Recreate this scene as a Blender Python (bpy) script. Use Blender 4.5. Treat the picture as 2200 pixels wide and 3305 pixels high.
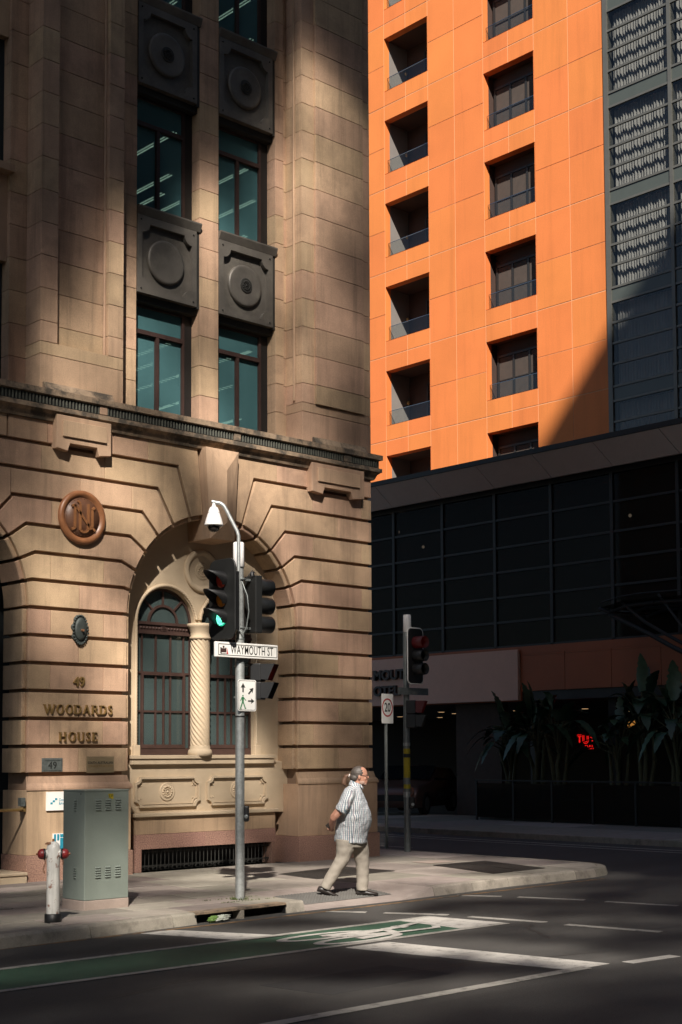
import bpy, bmesh, math, random
from mathutils import Vector, Matrix
random.seed(7)
for o in list(bpy.data.objects): bpy.data.objects.remove(o)
S = bpy.context.scene
COL = S.collection

# ---------------------------------------------------------------- camera
cam_d = bpy.data.cameras.new('camera'); cam = bpy.data.objects.new('camera', cam_d); COL.objects.link(cam)
cam_d.sensor_fit = 'HORIZONTAL'; cam_d.sensor_width = 24.0; cam_d.lens = 48.65
cam_d.shift_x = 0.0; cam_d.shift_y = 0.2231
cam_d.clip_start = 0.1; cam_d.clip_end = 2000
cam.matrix_world = Matrix(((0.73148814, -0.04107956, -0.68061558, 0.0),
                           (-0.68183918, -0.05068612, -0.72974397, 0.0),
                           (-0.0045202, 0.99786942, -0.06508595, 1.8),
                           (0, 0, 0, 1)))
S.camera = cam

# ---------------------------------------------------------------- sky, sun, exposure
SUN = Vector((0.484, 0.577, -0.658)).normalized()          # direction the light travels
w = bpy.data.worlds.new('World'); S.world = w; w.use_nodes = True
nt = w.node_tree; nt.nodes.clear()
sky = nt.nodes.new('ShaderNodeTexSky'); sky.sky_type = 'NISHITA'; sky.sun_disc = False
sky.sun_elevation = math.asin(-SUN.z); sky.sun_rotation = math.atan2(-SUN.x, -SUN.y)
bg = nt.nodes.new('ShaderNodeBackground'); bg.inputs[1].default_value = 0.05
wo = nt.nodes.new('ShaderNodeOutputWorld')
nt.links.new(sky.outputs[0], bg.inputs[0]); nt.links.new(bg.outputs[0], wo.inputs[0])
sd = bpy.data.lights.new('sun', 'SUN'); sd.energy = 5.0; sd.angle = math.radians(0.8); sd.color = (1.0, 0.92, 0.83)
so = bpy.data.objects.new('sun', sd); COL.objects.link(so); so.location = (-30, -35, 60)
so.rotation_euler = SUN.to_track_quat('-Z', 'Y').to_euler()
S.view_settings.view_transform = 'Standard'; S.view_settings.look = 'None'
S.view_settings.exposure = 0.8; S.view_settings.gamma = 1.0; S.view_settings.use_curve_mapping = False
S.cycles.max_bounces = 8; S.cycles.diffuse_bounces = 4; S.cycles.transparent_max_bounces = 16
S.cycles.caustics_reflective = False; S.cycles.caustics_refractive = False
S.cycles.sample_clamp_indirect = 4.0
S.cycles.use_denoising = True

# ---------------------------------------------------------------- materials
MATS = {}
def mat(name, col, rough=.7, metal=0., var=0., vs=3., bump=0., bs=60., objv=0., dirt=None, dc=(.02,.018,.015), ds=2., spec=.5, stretch=None, emit=None, es=0., grain=0., gs=120., streak=0., sks=5.):
    """procedural surface: base colour with large and fine noise, a per-object shift, dirt or wear patches and fine relief"""
    m = bpy.data.materials.new(name); MATS[name] = m; m.use_nodes = True
    t = m.node_tree; n = t.nodes; L = t.links; b = n['Principled BSDF']
    b.inputs['Roughness'].default_value = rough; b.inputs['Metallic'].default_value = metal
    b.inputs['Specular IOR Level'].default_value = spec
    geo = n.new('ShaderNodeNewGeometry'); pos = geo.outputs['Position']
    if stretch:
        mp = n.new('ShaderNodeMapping'); mp.inputs['Scale'].default_value = stretch; L.new(pos, mp.inputs[0]); pos2 = mp.outputs[0]
    else: pos2 = pos
    def noise(scale, det=4, src=pos, rg=.6):
        x = n.new('ShaderNodeTexNoise'); x.inputs['Scale'].default_value = scale; x.inputs['Detail'].default_value = det
        x.inputs['Roughness'].default_value = rg; L.new(src, x.inputs['Vector']); return x
    cur = n.new('ShaderNodeRGB'); cur.outputs[0].default_value = (*col, 1); cur = cur.outputs[0]
    def scalebr(fac_socket, amt, cur):
        mr = n.new('ShaderNodeMapRange'); mr.inputs[1].default_value = .25; mr.inputs[2].default_value = .75
        mr.inputs[3].default_value = 1 - amt; mr.inputs[4].default_value = 1 + amt; L.new(fac_socket, mr.inputs[0])
        mx = n.new('ShaderNodeVectorMath'); mx.operation = 'SCALE'; L.new(cur, mx.inputs[0]); L.new(mr.outputs[0], mx.inputs['Scale']); return mx.outputs[0]
    if var: cur = scalebr(noise(vs, 5, pos2).outputs[0], var, cur)
    if grain: cur = scalebr(noise(gs, 2).outputs[0], grain, cur)
    if objv:
        oi = n.new('ShaderNodeObjectInfo')
        mr = n.new('ShaderNodeMapRange'); mr.inputs[3].default_value = 1 - objv; mr.inputs[4].default_value = 1 + objv; L.new(oi.outputs['Random'], mr.inputs[0])
        mx = n.new('ShaderNodeVectorMath'); mx.operation = 'SCALE'; L.new(cur, mx.inputs[0]); L.new(mr.outputs[0], mx.inputs['Scale']); cur = mx.outputs[0]
        wn = n.new('ShaderNodeTexWhiteNoise'); wn.noise_dimensions = '1D'; L.new(oi.outputs['Random'], wn.inputs['W'])
        h = n.new('ShaderNodeHueSaturation'); mr2 = n.new('ShaderNodeMapRange'); mr2.inputs[3].default_value = .5 - objv * .12; mr2.inputs[4].default_value = .5 + objv * .12
        L.new(wn.outputs[0], mr2.inputs[0]); L.new(mr2.outputs[0], h.inputs['Hue']); L.new(cur, h.inputs['Color']); cur = h.outputs[0]
    if streak:
        mp2 = n.new('ShaderNodeMapping'); mp2.inputs['Scale'].default_value = (1, 1, .07); L.new(pos, mp2.inputs[0])
        sn = noise(sks, 5, mp2.outputs[0], .7); mr = n.new('ShaderNodeMapRange'); mr.inputs[1].default_value = .5; mr.inputs[2].default_value = .72; mr.inputs[3].default_value = 1.; mr.inputs[4].default_value = 1 - streak; L.new(sn.outputs[0], mr.inputs[0])
        mx = n.new('ShaderNodeVectorMath'); mx.operation = 'SCALE'; L.new(cur, mx.inputs[0]); L.new(mr.outputs[0], mx.inputs['Scale']); cur = mx.outputs[0]
    if dirt:
        lo, hi, amt = dirt
        nz = noise(ds, 6, pos2, .7); mr = n.new('ShaderNodeMapRange'); mr.inputs[1].default_value = lo; mr.inputs[2].default_value = hi
        mr.inputs[4].default_value = amt; L.new(nz.outputs[0], mr.inputs[0])
        mx = n.new('ShaderNodeMix'); mx.data_type = 'RGBA'; L.new(mr.outputs[0], mx.inputs['Factor']); L.new(cur, mx.inputs[6]); mx.inputs[7].default_value = (*dc, 1); cur = mx.outputs[2]
    L.new(cur, b.inputs['Base Color'])
    if bump:
        bp = n.new('ShaderNodeBump'); bp.inputs['Strength'].default_value = bump; bp.inputs['Distance'].default_value = .01
        L.new(noise(bs, 4).outputs[0], bp.inputs['Height']); L.new(bp.outputs[0], b.inputs['Normal'])
    if emit:
        b.inputs['Emission Color'].default_value = (*emit, 1); b.inputs['Emission Strength'].default_value = es
    return m
def glass(name, tint, gloss=.12, rough=.02, wav=0., dust=0., dcol=(.3, .3, .28), edge=.5):
    """thin pane: tinted see-through part plus a mirror part that grows at grazing angles, optional film of dust"""
    m = bpy.data.materials.new(name); MATS[name] = m; m.use_nodes = True
    t = m.node_tree; n = t.nodes; L = t.links; n.remove(n['Principled BSDF']); out = n['Material Output']
    tr = n.new('ShaderNodeBsdfTransparent'); tr.inputs[0].default_value = (*tint, 1)
    gl = n.new('ShaderNodeBsdfGlossy'); gl.inputs['Roughness'].default_value = rough
    lw = n.new('ShaderNodeLayerWeight'); pw = n.new('ShaderNodeMath'); pw.operation = 'POWER'; pw.inputs[1].default_value = 4.; L.new(lw.outputs['Facing'], pw.inputs[0])
    ma = n.new('ShaderNodeMath'); ma.operation = 'MULTIPLY_ADD'; ma.inputs[1].default_value = edge; ma.inputs[2].default_value = gloss; ma.use_clamp = True
    L.new(pw.outputs[0], ma.inputs[0])
    if wav:
        geo = n.new('ShaderNodeNewGeometry'); nz = n.new('ShaderNodeTexNoise'); nz.inputs['Scale'].default_value = 2.5; L.new(geo.outputs['Position'], nz.inputs['Vector'])
        bp = n.new('ShaderNodeBump'); bp.inputs['Strength'].default_value = wav; L.new(nz.outputs[0], bp.inputs['Height']); L.new(bp.outputs[0], gl.inputs['Normal'])
    mx = n.new('ShaderNodeMixShader'); L.new(ma.outputs[0], mx.inputs[0]); L.new(tr.outputs[0], mx.inputs[1]); L.new(gl.outputs[0], mx.inputs[2])
    res = mx.outputs[0]
    if dust:
        df = n.new('ShaderNodeBsdfDiffuse'); df.inputs[0].default_value = (*dcol, 1)
        m2 = n.new('ShaderNodeMixShader'); m2.inputs[0].default_value = dust; L.new(res, m2.inputs[1]); L.new(df.outputs[0], m2.inputs[2]); res = m2.outputs[0]
    L.new(res, out.inputs[0]); return m
M = MATS
mat('stone', (.49, .327, .21), .85, var=.24, vs=1.3, grain=.14, gs=60, objv=.10, streak=.34, bump=.35, bs=90, dirt=(.54, .74, .5), dc=(.17, .115, .08), ds=1.1)
mat('stone_smooth', (.46, .31, .2), .85, streak=.38, var=.14, vs=1.2, grain=.08, gs=80, objv=.06, bump=.25, bs=90, dirt=(.55, .8, .3), dc=(.15, .11, .08), ds=.9)
mat('joint', (.24, .16, .105), .95, var=.2, vs=6)
mat('cream', (.52, .41, .28), .8, var=.1, vs=2, grain=.06, bump=.15, bs=60, dirt=(.58, .85, .3), dc=(.2, .14, .09))
mat('weathered', (.31, .225, .15), .9, var=.3, vs=5, bump=.5, bs=40, dirt=(.44, .6, .85), dc=(.045, .042, .035), ds=3.5)
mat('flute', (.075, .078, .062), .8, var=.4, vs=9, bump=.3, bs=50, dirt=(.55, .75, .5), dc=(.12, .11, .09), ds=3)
mat('granite', (.33, .19, .145), .55, var=.1, vs=2, grain=.55, gs=55, objv=.08, bump=.15, bs=90)
mat('bronze', (.135, .122, .105), .45, metal=.2, var=.3, vs=2.2, bump=.1, bs=30, dirt=(.5, .75, .55), dc=(.24, .22, .18), ds=2.5)
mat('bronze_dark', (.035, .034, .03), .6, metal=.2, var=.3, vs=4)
mat('joinery', (.055, .029, .023), .55, var=.25, vs=6, bump=.1, bs=70)
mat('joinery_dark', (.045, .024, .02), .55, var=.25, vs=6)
mat('terracotta', (.26, .11, .046), .38, var=.25, vs=8, grain=.1, objv=.05)
mat('terracotta_dark', (.13, .06, .033), .45, var=.2, vs=8)
mat('verdigris', (.05, .06, .055), .6, metal=.3, var=.3, vs=14, bump=.4, bs=60)
mat('brass', (.4, .26, .1), .35, metal=.6, var=.15, vs=30)
mat('brass_plate', (.36, .28, .17), .45, metal=.5, var=.2, vs=9, stretch=(1, 1, 12))
mat('zinc_plate', (.16, .18, .17), .5, metal=.5, var=.3, vs=18)
mat('room', (.10, .14, .14), .9)
mat('room_dark', (.02, .025, .028), .9)
mat('blind', (.42, .5, .48), .7)
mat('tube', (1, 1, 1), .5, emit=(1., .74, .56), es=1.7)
glass('glass_teal', (.34, .5, .5), .05, .03, wav=.12, dust=.42, dcol=(.13, .29, .31))
glass('glass_old', (.3, .4, .4), .06, .05, wav=.3, dust=.25, dcol=(.2, .27, .26))
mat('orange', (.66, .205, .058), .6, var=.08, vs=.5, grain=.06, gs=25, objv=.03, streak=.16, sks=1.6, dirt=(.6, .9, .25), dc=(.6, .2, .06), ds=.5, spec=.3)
mat('orange_joint', (.64, .34, .18), .8)
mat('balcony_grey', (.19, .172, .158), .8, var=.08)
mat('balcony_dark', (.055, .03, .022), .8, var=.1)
mat('frame_dark', (.018, .018, .018), .5)
mat('curtain', (.36, .35, .34), .85, var=.06, vs=4)
mat('drape', (.06, .046, .038), .9, var=.15, vs=5)
mat('mullion', (.135, .135, .122), .45, metal=.4, var=.1)
mat('spandrel_glass', (.07, .082, .074), .25, var=.06, vs=2)
glass('glass_tower', (.8, .81, .8), .04, .02)
glass('glass_podium', (.16, .165, .16), .008, .03, wav=.25, edge=.2, dust=.13, dcol=(.12, .11, .095))
glass('glass_clear', (.85, .88, .87), .04, .02)
mat('fascia', (.5, .42, .37), .7, var=.06, vs=2, grain=.12, gs=60)
mat('dark_metal', (.025, .028, .03), .5, metal=.3, var=.15)
mat('sign_pale', (.66, .42, .32), .6, var=.05, vs=2, grain=.08, gs=60)
mat('sign_letter', (.035, .03, .028), .5)
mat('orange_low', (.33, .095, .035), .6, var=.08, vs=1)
mat('interior', (.02, .015, .012), .9)
mat('paver', (.27, .238, .2), .85, var=.16, vs=3.5, grain=.14, gs=90, objv=.28, bump=.3, bs=120, dirt=(.55, .8, .45), dc=(.13, .105, .085), ds=2.2)
mat('pave_bed', (.035, .03, .025), .95, var=.2)
mat('kerb', (.28, .25, .205), .85, var=.2, vs=5, grain=.15, gs=90, objv=.1, bump=.4, bs=80, dirt=(.5, .72, .65), dc=(.09, .08, .06), ds=4)
mat('asphalt', (.06, .057, .052), .8, var=.3, vs=.8, stretch=(.25, 1, 1), grain=.42, gs=110, bump=.6, bs=160, dirt=(.6, .8, .3), dc=(.025, .023, .022), ds=.5)
mat('patch_dark', (.04, .038, .036), .85, var=.2, vs=2, grain=.4, gs=110, bump=.6, bs=160); mat('patch_pale', (.085, .08, .073), .85, var=.2, vs=2, grain=.4, gs=110, bump=.6, bs=160)
mat('paint_white', (.45, .43, .39), .7, var=.12, vs=3, grain=.2, gs=90, dirt=(.52, .68, .7), dc=(.1, .09, .085), ds=7)
mat('paint_green', (.03, .082, .048), .75, var=.18, vs=2.5, grain=.25, gs=100, bump=.3, bs=140, dirt=(.55, .75, .5), dc=(.04, .06, .045), ds=4)
mat('paint_line', (.33, .315, .28), .75, var=.15, vs=3, grain=.25, gs=90, dirt=(.5, .68, .75), dc=(.07, .065, .06), ds=8)
mat('paint_ochre', (.2, .12, .055), .8, var=.3, vs=4, dirt=(.45, .6, .9), dc=(.055, .05, .046), ds=5)
mat('cover_steel', (.055, .05, .045), .6, metal=.4, var=.25, vs=9)
mat('tactile', (.12, .115, .105), .8, var=.15, vs=6)
mat('cabinet', (.235, .272, .236), .45, var=.09, vs=2, grain=.06, gs=150, dirt=(.62, .8, .4), dc=(.27, .33, .28), ds=9)
mat('cabinet_base', (.36, .285, .24), .8, var=.1, vs=5, grain=.1)
mat('hydrant', (.58, .57, .53), .5, var=.1, vs=8, streak=.35, sks=14., dirt=(.575, .62, .9), dc=(.17, .06, .028), ds=9)
mat('hydrant_rust', (.19, .085, .04), .7, var=.3, vs=14)
mat('hydrant_red', (.2, .02, .02), .4, var=.25, vs=12)
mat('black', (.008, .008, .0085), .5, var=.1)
mat('black_soft', (.017, .0175, .017), .45, var=.15, vs=5)
mat('galv', (.42, .44, .43), .42, metal=.6, var=.25, vs=14, grain=.12, gs=60)
mat('galv_dark', (.22, .24, .235), .5, metal=.5, var=.2, vs=10)
mat('white_plastic', (.72, .7, .68), .4, var=.03)
mat('sign_white', (.78, .77, .73), .45, var=.03)
mat('sign_black', (.02, .022, .02), .5)
mat('sign_green', (.02, .17, .06), .5)
mat('sign_red', (.42, .02, .025), .5)
mat('sign_yellow', (.45, .36, .02), .55, var=.15, vs=8, dirt=(.6, .7, .7), dc=(.15, .13, .05), ds=12)
mat('sign_teal', (.02, .25, .35), .5)
mat('chrome', (.5, .5, .5), .15, metal=1)
mat('lens_red', (.55, .045, .02), .3); mat('lens_amber', (.65, .2, .015), .3); mat('lens_green', (.01, .2, .12), .25, emit=(.02, .6, .33), es=.55)
mat('led_green', (.1, .6, .4), .3, emit=(.25, 1., .72), es=3.)
mat('led_red', (.6, .02, .01), .3, emit=(1., .05, .02), es=2.)
mat('lens_glow', (.05, .003, .004), .5, emit=(1, .01, .01), es=.004)
mat('dome', (.03, .025, .022), .08)
mat('litter', (.55, .58, .5), .35, var=.2, vs=20); mat('litter_green', (.16, .27, .07), .35)
mat('moss', (.06, .08, .02), .9, var=.3, vs=30)
mat('leaf', (.035, .075, .04), .4, var=.3, vs=6, objv=.25); mat('stalk', (.07, .075, .035), .7, var=.3, vs=10); mat('soil', (.04, .03, .02), .95)
mat('neon', (.3, 0, 0), .4, emit=(1., .012, .01), es=.45)
mat('downlight', (1, .8, .5), .4, emit=(1., .6, .28), es=.6)
mat('lamp_orange', (.6, .3, .08), .5, emit=(1., .42, .08), es=.2)
mat('car_paint', (.16, .1, .08), .3, metal=.5); mat('tyre', (.012, .012, .012), .85); mat('car_glass', (.01, .012, .013), .08)
mat('concrete', (.22, .21, .2), .9, var=.12, vs=.3)
mat('skin', (.37, .185, .125), .5, var=.1, vs=18); mat('hair', (.06, .05, .043), .55, var=.35, vs=40, stretch=(1, 1, .3)); mat('hair_brown', (.09, .045, .025), .6, var=.3, vs=40)
mat('trouser', (.275, .245, .203), .85, var=.08, vs=12, bump=.25, bs=30); mat('shoe', (.018, .014, .012), .4); mat('beard', (.3, .19, .145), .8, var=.15, vs=60)

# ---------------------------------------------------------------- mesh helpers
class MB:
    """collects shapes; build() links them as one mesh object"""
    def __init__(s): s.v = []; s.f = []; s.mi = []; s.cur = 0; s.sm = []; s.smooth = False
    def _add(s, vs, fs):
        k = len(s.v); s.v += [tuple(p) for p in vs]
        for f in fs: s.f.append([i + k for i in f]); s.mi.append(s.cur); s.sm.append(s.smooth)
    def box(s, x0, x1, y0, y1, z0, z1):
        s._add([(x0,y0,z0),(x1,y0,z0),(x1,y1,z0),(x0,y1,z0),(x0,y0,z1),(x1,y0,z1),(x1,y1,z1),(x0,y1,z1)],
               [(3,2,1,0),(4,5,6,7),(0,1,5,4),(1,2,6,5),(2,3,7,6),(3,0,4,7)]); return s
    def frame_box(s, o, ax, ay, az, x0, x1, y0, y1, z0, z1):
        o = Vector(o); P = lambda x, y, z: o + ax * x + ay * y + az * z
        s._add([P(x0,y0,z0),P(x1,y0,z0),P(x1,y1,z0),P(x0,y1,z0),P(x0,y0,z1),P(x1,y0,z1),P(x1,y1,z1),P(x0,y1,z1)],
               [(3,2,1,0),(4,5,6,7),(0,1,5,4),(1,2,6,5),(2,3,7,6),(3,0,4,7)]); return s
    def quad(s, *p): s._add(p, [tuple(range(len(p)))]); return s
    def prism(s, poly, fr, d0, d1, ch=0.):
        """poly: 2D points; fr(u,v,d) gives the 3D point; closed solid from depth d0 (front) to d1; ch = chamfer on the front edge"""
        n = len(poly); vs = []; fs = []
        if ch:
            ins = inset(poly, [ch] * n)
            vs += [fr(u, v, d0) for u, v in ins]; vs += [fr(u, v, d0 + (ch if d1 > d0 else -ch)) for u, v in poly]; vs += [fr(u, v, d1) for u, v in poly]; rings = 3
        else:
            vs += [fr(u, v, d0) for u, v in poly]; vs += [fr(u, v, d1) for u, v in poly]; rings = 2
        fs.append(tuple(range(n))); fs.append(tuple(reversed(range((rings-1)*n, rings*n))))
        for r in range(rings-1):
            for i in range(n): j = (i+1) % n; fs.append((r*n+i, (r+1)*n+i, (r+1)*n+j, r*n+j))
        s._add(vs, fs); return s
    def tube(s, pts, r, n=10, caps=True, sm=True):
        pts = [Vector(p) for p in pts]; rs = r if isinstance(r, (list, tuple)) else [r] * len(pts)
        vs = []; fs = []; up = None
        for i, p in enumerate(pts):
            d = (pts[min(i+1, len(pts)-1)] - pts[max(i-1, 0)]).normalized()
            if up is None:
                up = d.orthogonal().normalized()
            up = (up - d * up.dot(d)).normalized(); sd_ = d.cross(up)
            vs += [p + (up * math.cos(a) + sd_ * math.sin(a)) * rs[i] for a in (2*math.pi*k/n for k in range(n))]
        for i in range(len(pts)-1):
            for k in range(n): j = (k+1) % n; fs.append((i*n+k, i*n+j, (i+1)*n+j, (i+1)*n+k))
        o = s.smooth; s.smooth = sm; s._add(vs, fs)
        s.smooth = False
        if caps:
            s._add(vs[:n], [tuple(reversed(range(n)))]); s._add(vs[-n:], [tuple(range(n))])
        s.smooth = o; return s
    def lathe(s, prof, c, ax=(0,0,1), n=20, sm=True):
        """prof: (radius, height) pairs along the axis"""
        ax = Vector(ax).normalized(); c = Vector(c); u = ax.orthogonal().normalized(); v = ax.cross(u); vs = []; fs = []
        for r, h in prof: vs += [c + ax*h + (u*math.cos(a) + v*math.sin(a))*r for a in (2*math.pi*k/n for k in range(n))]
        for i in range(len(prof)-1):
            for k in range(n): j = (k+1) % n; fs.append((i*n+k, i*n+j, (i+1)*n+j, (i+1)*n+k))
        o = s.smooth; s.smooth = sm; s._add(vs, fs); s.smooth = False
        s._add(vs[:n], [tuple(reversed(range(n)))]); s._add(vs[-n:], [tuple(range(n))]); s.smooth = o; return s
    def loft(s, rings, cap=True):
        n = len(rings[0]); vs = [p for r in rings for p in r]; fs = []
        for i in range(len(rings)-1):
            for k in range(n): j = (k+1) % n; fs.append((i*n+k, i*n+j, (i+1)*n+j, (i+1)*n+k))
        if cap: fs.append(tuple(reversed(range(n)))); fs.append(tuple(range((len(rings)-1)*n, len(rings)*n)))
        s._add(vs, fs); return s
    def mesh(s, name, mats):
        me = bpy.data.meshes.new(name); me.from_pydata(s.v, [], s.f)
        for m in (mats if isinstance(mats, (list, tuple)) else [mats]): me.materials.append(M[m])
        me.polygons.foreach_set('material_index', s.mi); me.polygons.foreach_set('use_smooth', s.sm); me.update(); return me
    def build(s, name, mats, parent=None, bevel=0.):
        me = s.mesh(name, mats)
        if bevel:
            bm = bmesh.new(); bm.from_mesh(me); bmesh.ops.remove_doubles(bm, verts=bm.verts, dist=1e-5)
            ed = [e for e in bm.edges if len(e.link_faces) == 2 and e.calc_face_angle(0) > .6]
            bmesh.ops.bevel(bm, geom=ed, offset=bevel, segments=2, affect='EDGES', profile=.5, clamp_overlap=True); bm.to_mesh(me); bm.free()
        return link(name, me, parent)
def link(name, me, parent=None):
    o = bpy.data.objects.new(name, me); COL.objects.link(o); par(o, parent); return o
def par(o, parent):
    if parent is not None:
        o.parent = parent
        if parent.type == 'EMPTY': o.matrix_parent_inverse = Matrix.Translation(-parent.location)
def inset(poly, dists):
    """move edge i (point i to i+1) inwards by dists[i]; works for either winding"""
    n = len(poly); A = sum(poly[i][0]*poly[(i+1)%n][1] - poly[(i+1)%n][0]*poly[i][1] for i in range(n)); sg = 1 if A > 0 else -1; L = []
    for i in range(n):
        (x0, y0), (x1, y1) = poly[i], poly[(i+1) % n]; dx, dy = x1-x0, y1-y0; l = math.hypot(dx, dy) or 1e-9
        nx, ny = -dy/l*sg, dx/l*sg; L.append((x0+nx*dists[i], y0+ny*dists[i], dx/l, dy/l))
    out = []
    for i in range(n):
        x0, y0, a, b = L[i-1]; x1, y1, c, d = L[i]; den = a*d - b*c
        if abs(den) < 1e-6: out.append((x1, y1)); continue
        t = ((x1-x0)*d - (y1-y0)*c)/den; out.append((x0+a*t, y0+b*t))
    return out
def tag(o, label=None, cat=None, group=None, kind=None):
    if label: o['label'] = label
    if cat: o['category'] = cat
    if group: o['group'] = group
    if kind: o['kind'] = kind
    return o
def thing(name, loc, label, cat, group=None):
    o = bpy.data.objects.new(name, None); COL.objects.link(o); o.location = loc; o.empty_display_size = .2; return tag(o, label, cat, group)
def copy_at(src, parent, off, name=None):
    c = src.copy(); COL.objects.link(c); c.parent = parent; c.matrix_parent_inverse = Matrix.Translation(-parent.location) if parent.type == 'EMPTY' else Matrix()
    c.location = Vector(off)
    if name: c.name = name
    return c
FX = lambda Y0: (lambda u, v, d: (u, Y0 + d, v))           # facade facing -Y: u = X, v = Z, d = depth inwards
FH = lambda X0: (lambda u, v, d: (X0 + d, u, v))           # facade facing -X: u = Y, v = Z
FG = lambda Z0: (lambda u, v, d: (u, v, Z0 - d))           # ground sheet
def text(s, size, o, xd, ud, mtl, parent, ext=.004, name='lettering', align='CENTER', sx=1., bold=0., sp=1.):
    c = bpy.data.curves.new('t', 'FONT'); c.body = s; c.size = size; c.extrude = ext; c.align_x = align; c.align_y = 'CENTER'; c.offset = bold; c.space_character = sp; c.resolution_u = 3
    t = bpy.data.objects.new('t', c); me = bpy.data.meshes.new_from_object(t); bpy.data.objects.remove(t)
    xd = Vector(xd).normalized(); ud = Vector(ud).normalized(); nd = xd.cross(ud); o = Vector(o)
    me.transform(Matrix(((xd.x*sx, ud.x, nd.x, o.x), (xd.y*sx, ud.y, nd.y, o.y), (xd.z*sx, ud.z, nd.z, o.z), (0, 0, 0, 1))))
    me.materials.clear(); me.materials.append(M[mtl]); return link(name, me, parent)
def circ(cx, cy, r, n=24, a0=0., ry=None): return [(cx + r*math.cos(a0 + 2*math.pi*k/n), cy + (ry or r)*math.sin(a0 + 2*math.pi*k/n)) for k in range(n)]
def rrect(x0, x1, y0, y1, r, n=4):
    P = []
    for cx, cy, a in ((x1-r, y1-r, 0), (x0+r, y1-r, 90), (x0+r, y0+r, 180), (x1-r, y0+r, 270)):
        P += [(cx + r*math.cos(math.radians(a + 90*k/n)), cy + r*math.sin(math.radians(a + 90*k/n))) for k in range(n+1)]
    return P
def clip(poly, a, b, c):
    """keep the part of a polygon where a*x + b*y <= c"""
    out = []
    for i in range(len(poly)):
        p, q = poly[i-1], poly[i]; fp, fq = a*p[0]+b*p[1]-c, a*q[0]+b*q[1]-c
        if (fp <= 0) != (fq <= 0): t = fp/(fp-fq); out.append((p[0]+(q[0]-p[0])*t, p[1]+(q[1]-p[1])*t))
        if fq <= 0: out.append(q)
    return out
# ---------------------------------------------------------------- ground, road, kerb, pavement
RZ = -.13
def sheet(name, poly, z, m, parent=None, kind='structure'):
    o = MB().prism(poly, FG(z), 0, .003).build(name, m, parent)
    if kind: o['kind'] = kind
    return o
tag(MB().quad((-400,-400,RZ),(400,-400,RZ),(400,400,RZ),(-400,400,RZ)).build('road', 'asphalt'), kind='structure')
KERB = [(-14,12.3),(3,12.45),(7,12.55),(9.66,12.8),(11.15,12.92),(11.42,12.93)]
KERB2 = [(13.85,13.02),(15.6,13.18),(17.2,13.18),(17.75,13.21),(18.12,13.31),(18.42,13.5),(18.62,13.74),(18.72,14.02),(18.75,14.4),(18.75,60)]
def kerby(x):
    P = KERB + KERB2[:4]
    for (a, b), (c, d) in zip(P, P[1:]):
        if a <= x <= c: return b + (d-b)*(x-a)/(c-a)
    return P[-1][1]
pav = tag(bpy.data.objects.new('pavement', None), kind='structure'); COL.objects.link(pav)
# bed under the paving slabs
MB().prism([(-14,12.5),(7,12.7),(9.6,12.98),(11.3,13.1),(11.42,14.25),(13.86,14.25),(13.86,13.2),(17.7,13.38),(18.55,14.1),(18.6,60),(17.2,60),(17.2,17.9),(-14,17.9)], FG(-.028), 0, .1).build('bed', 'pave_bed', pav)
def slab(x0, x1, y0, y1):
    P = [(x0,y0),(x1,y0),(x1,y1),(x0,y1)]
    if y0 < 13.5:
        a, b = kerby(x0)+.155, kerby(x1)+.155; k = (b-a)/(x1-x0); P = clip(P, k, -1, k*x0 - a)
    P = clip(P, 1, 0, 18.6)
    if P: P = clip(P, 1, -1, 4.7)
    if len(P) < 3: return
    P = inset(P, [.012]*len(P)); dz = random.uniform(-.005, .003)
    MB().prism(P, FG(dz), 0, .05, .003).build('paving_slab', 'paver', pav)
r = 0; y = 12.3
while y < 17.6:
    x = 3.0 - (r % 2)*.45
    while x < 11.3:
        if x + .9 > 11.42 and y < 14.1: slab(x, 11.42, y, min(y+.6, 14.1 if y < 14.0 else 17.75))
        else: slab(x, x+.9, y, min(y+.6, 17.75))
        x += .9
    y += .6; r += 1
y = 13.95
for r, (y0, y1) in enumerate(((12.9,14.2),(14.2,15.3),(15.3,16.5),(16.5,17.75))):
    xs = [13.85 if r == 0 else 12.0 if r % 2 else 11.4, 13.5 if r % 2 else 13.2, 15.1 if r % 2 else 14.6, 16.4, 17.6, 18.7]
    if r == 0: xs = [13.85, 15.1, 16.4, 17.6, 18.7]
    if r and xs[0] > 11.4: xs = [11.4] + xs
    for a, b in zip(xs, xs[1:]):
        if b > a: slab(a, b, y0, y1)
slab(17.3, 18.6, 17.75, 19.2); slab(17.3, 18.6, 19.2, 21); slab(17.3, 18.6, 21, 24); slab(17.3, 18.6, 24, 30)
# kerb stones
kerb = tag(bpy.data.objects.new('kerb', None), kind='structure'); COL.objects.link(kerb)
def kerbstone(p, q, gap=.006):
    p = Vector(p).to_3d(); q = Vector(q).to_3d(); d = (q-p).normalized(); nrm = Vector((-d.y, d.x, 0)); p = p + d*gap; q = q - d*gap
    prof = [(-.02,-.2),(-.02,-.13),(.012,-.02),(.03,-.004),(.05,0),(.15,.0),(.15,-.2)]
    mb = MB(); mb.loft([[p + nrm*a + Vector((0,0,b)) for a, b in prof], [q + nrm*a + Vector((0,0,b)) for a, b in prof]]); mb.build('kerb_stone', 'kerb', kerb)
def along(P, step, skip=None):
    for a, b in zip(P, P[1:]):
        L_ = math.dist(a, b); n = max(1, round(L_/step))
        for i in range(n):
            s_, e_ = i/n, (i+1)/n
            kerbstone((a[0]+(b[0]-a[0])*s_, a[1]+(b[1]-a[1])*s_), (a[0]+(b[0]-a[0])*e_, a[1]+(b[1]-a[1])*e_))
along([(-6,12.34),(3,12.45),(7,12.55),(9.3,12.76)], 1.0); kerbstone((9.3,12.76),(9.66,12.8)); kerbstone((11.1,12.915),(11.42,12.93))
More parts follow.
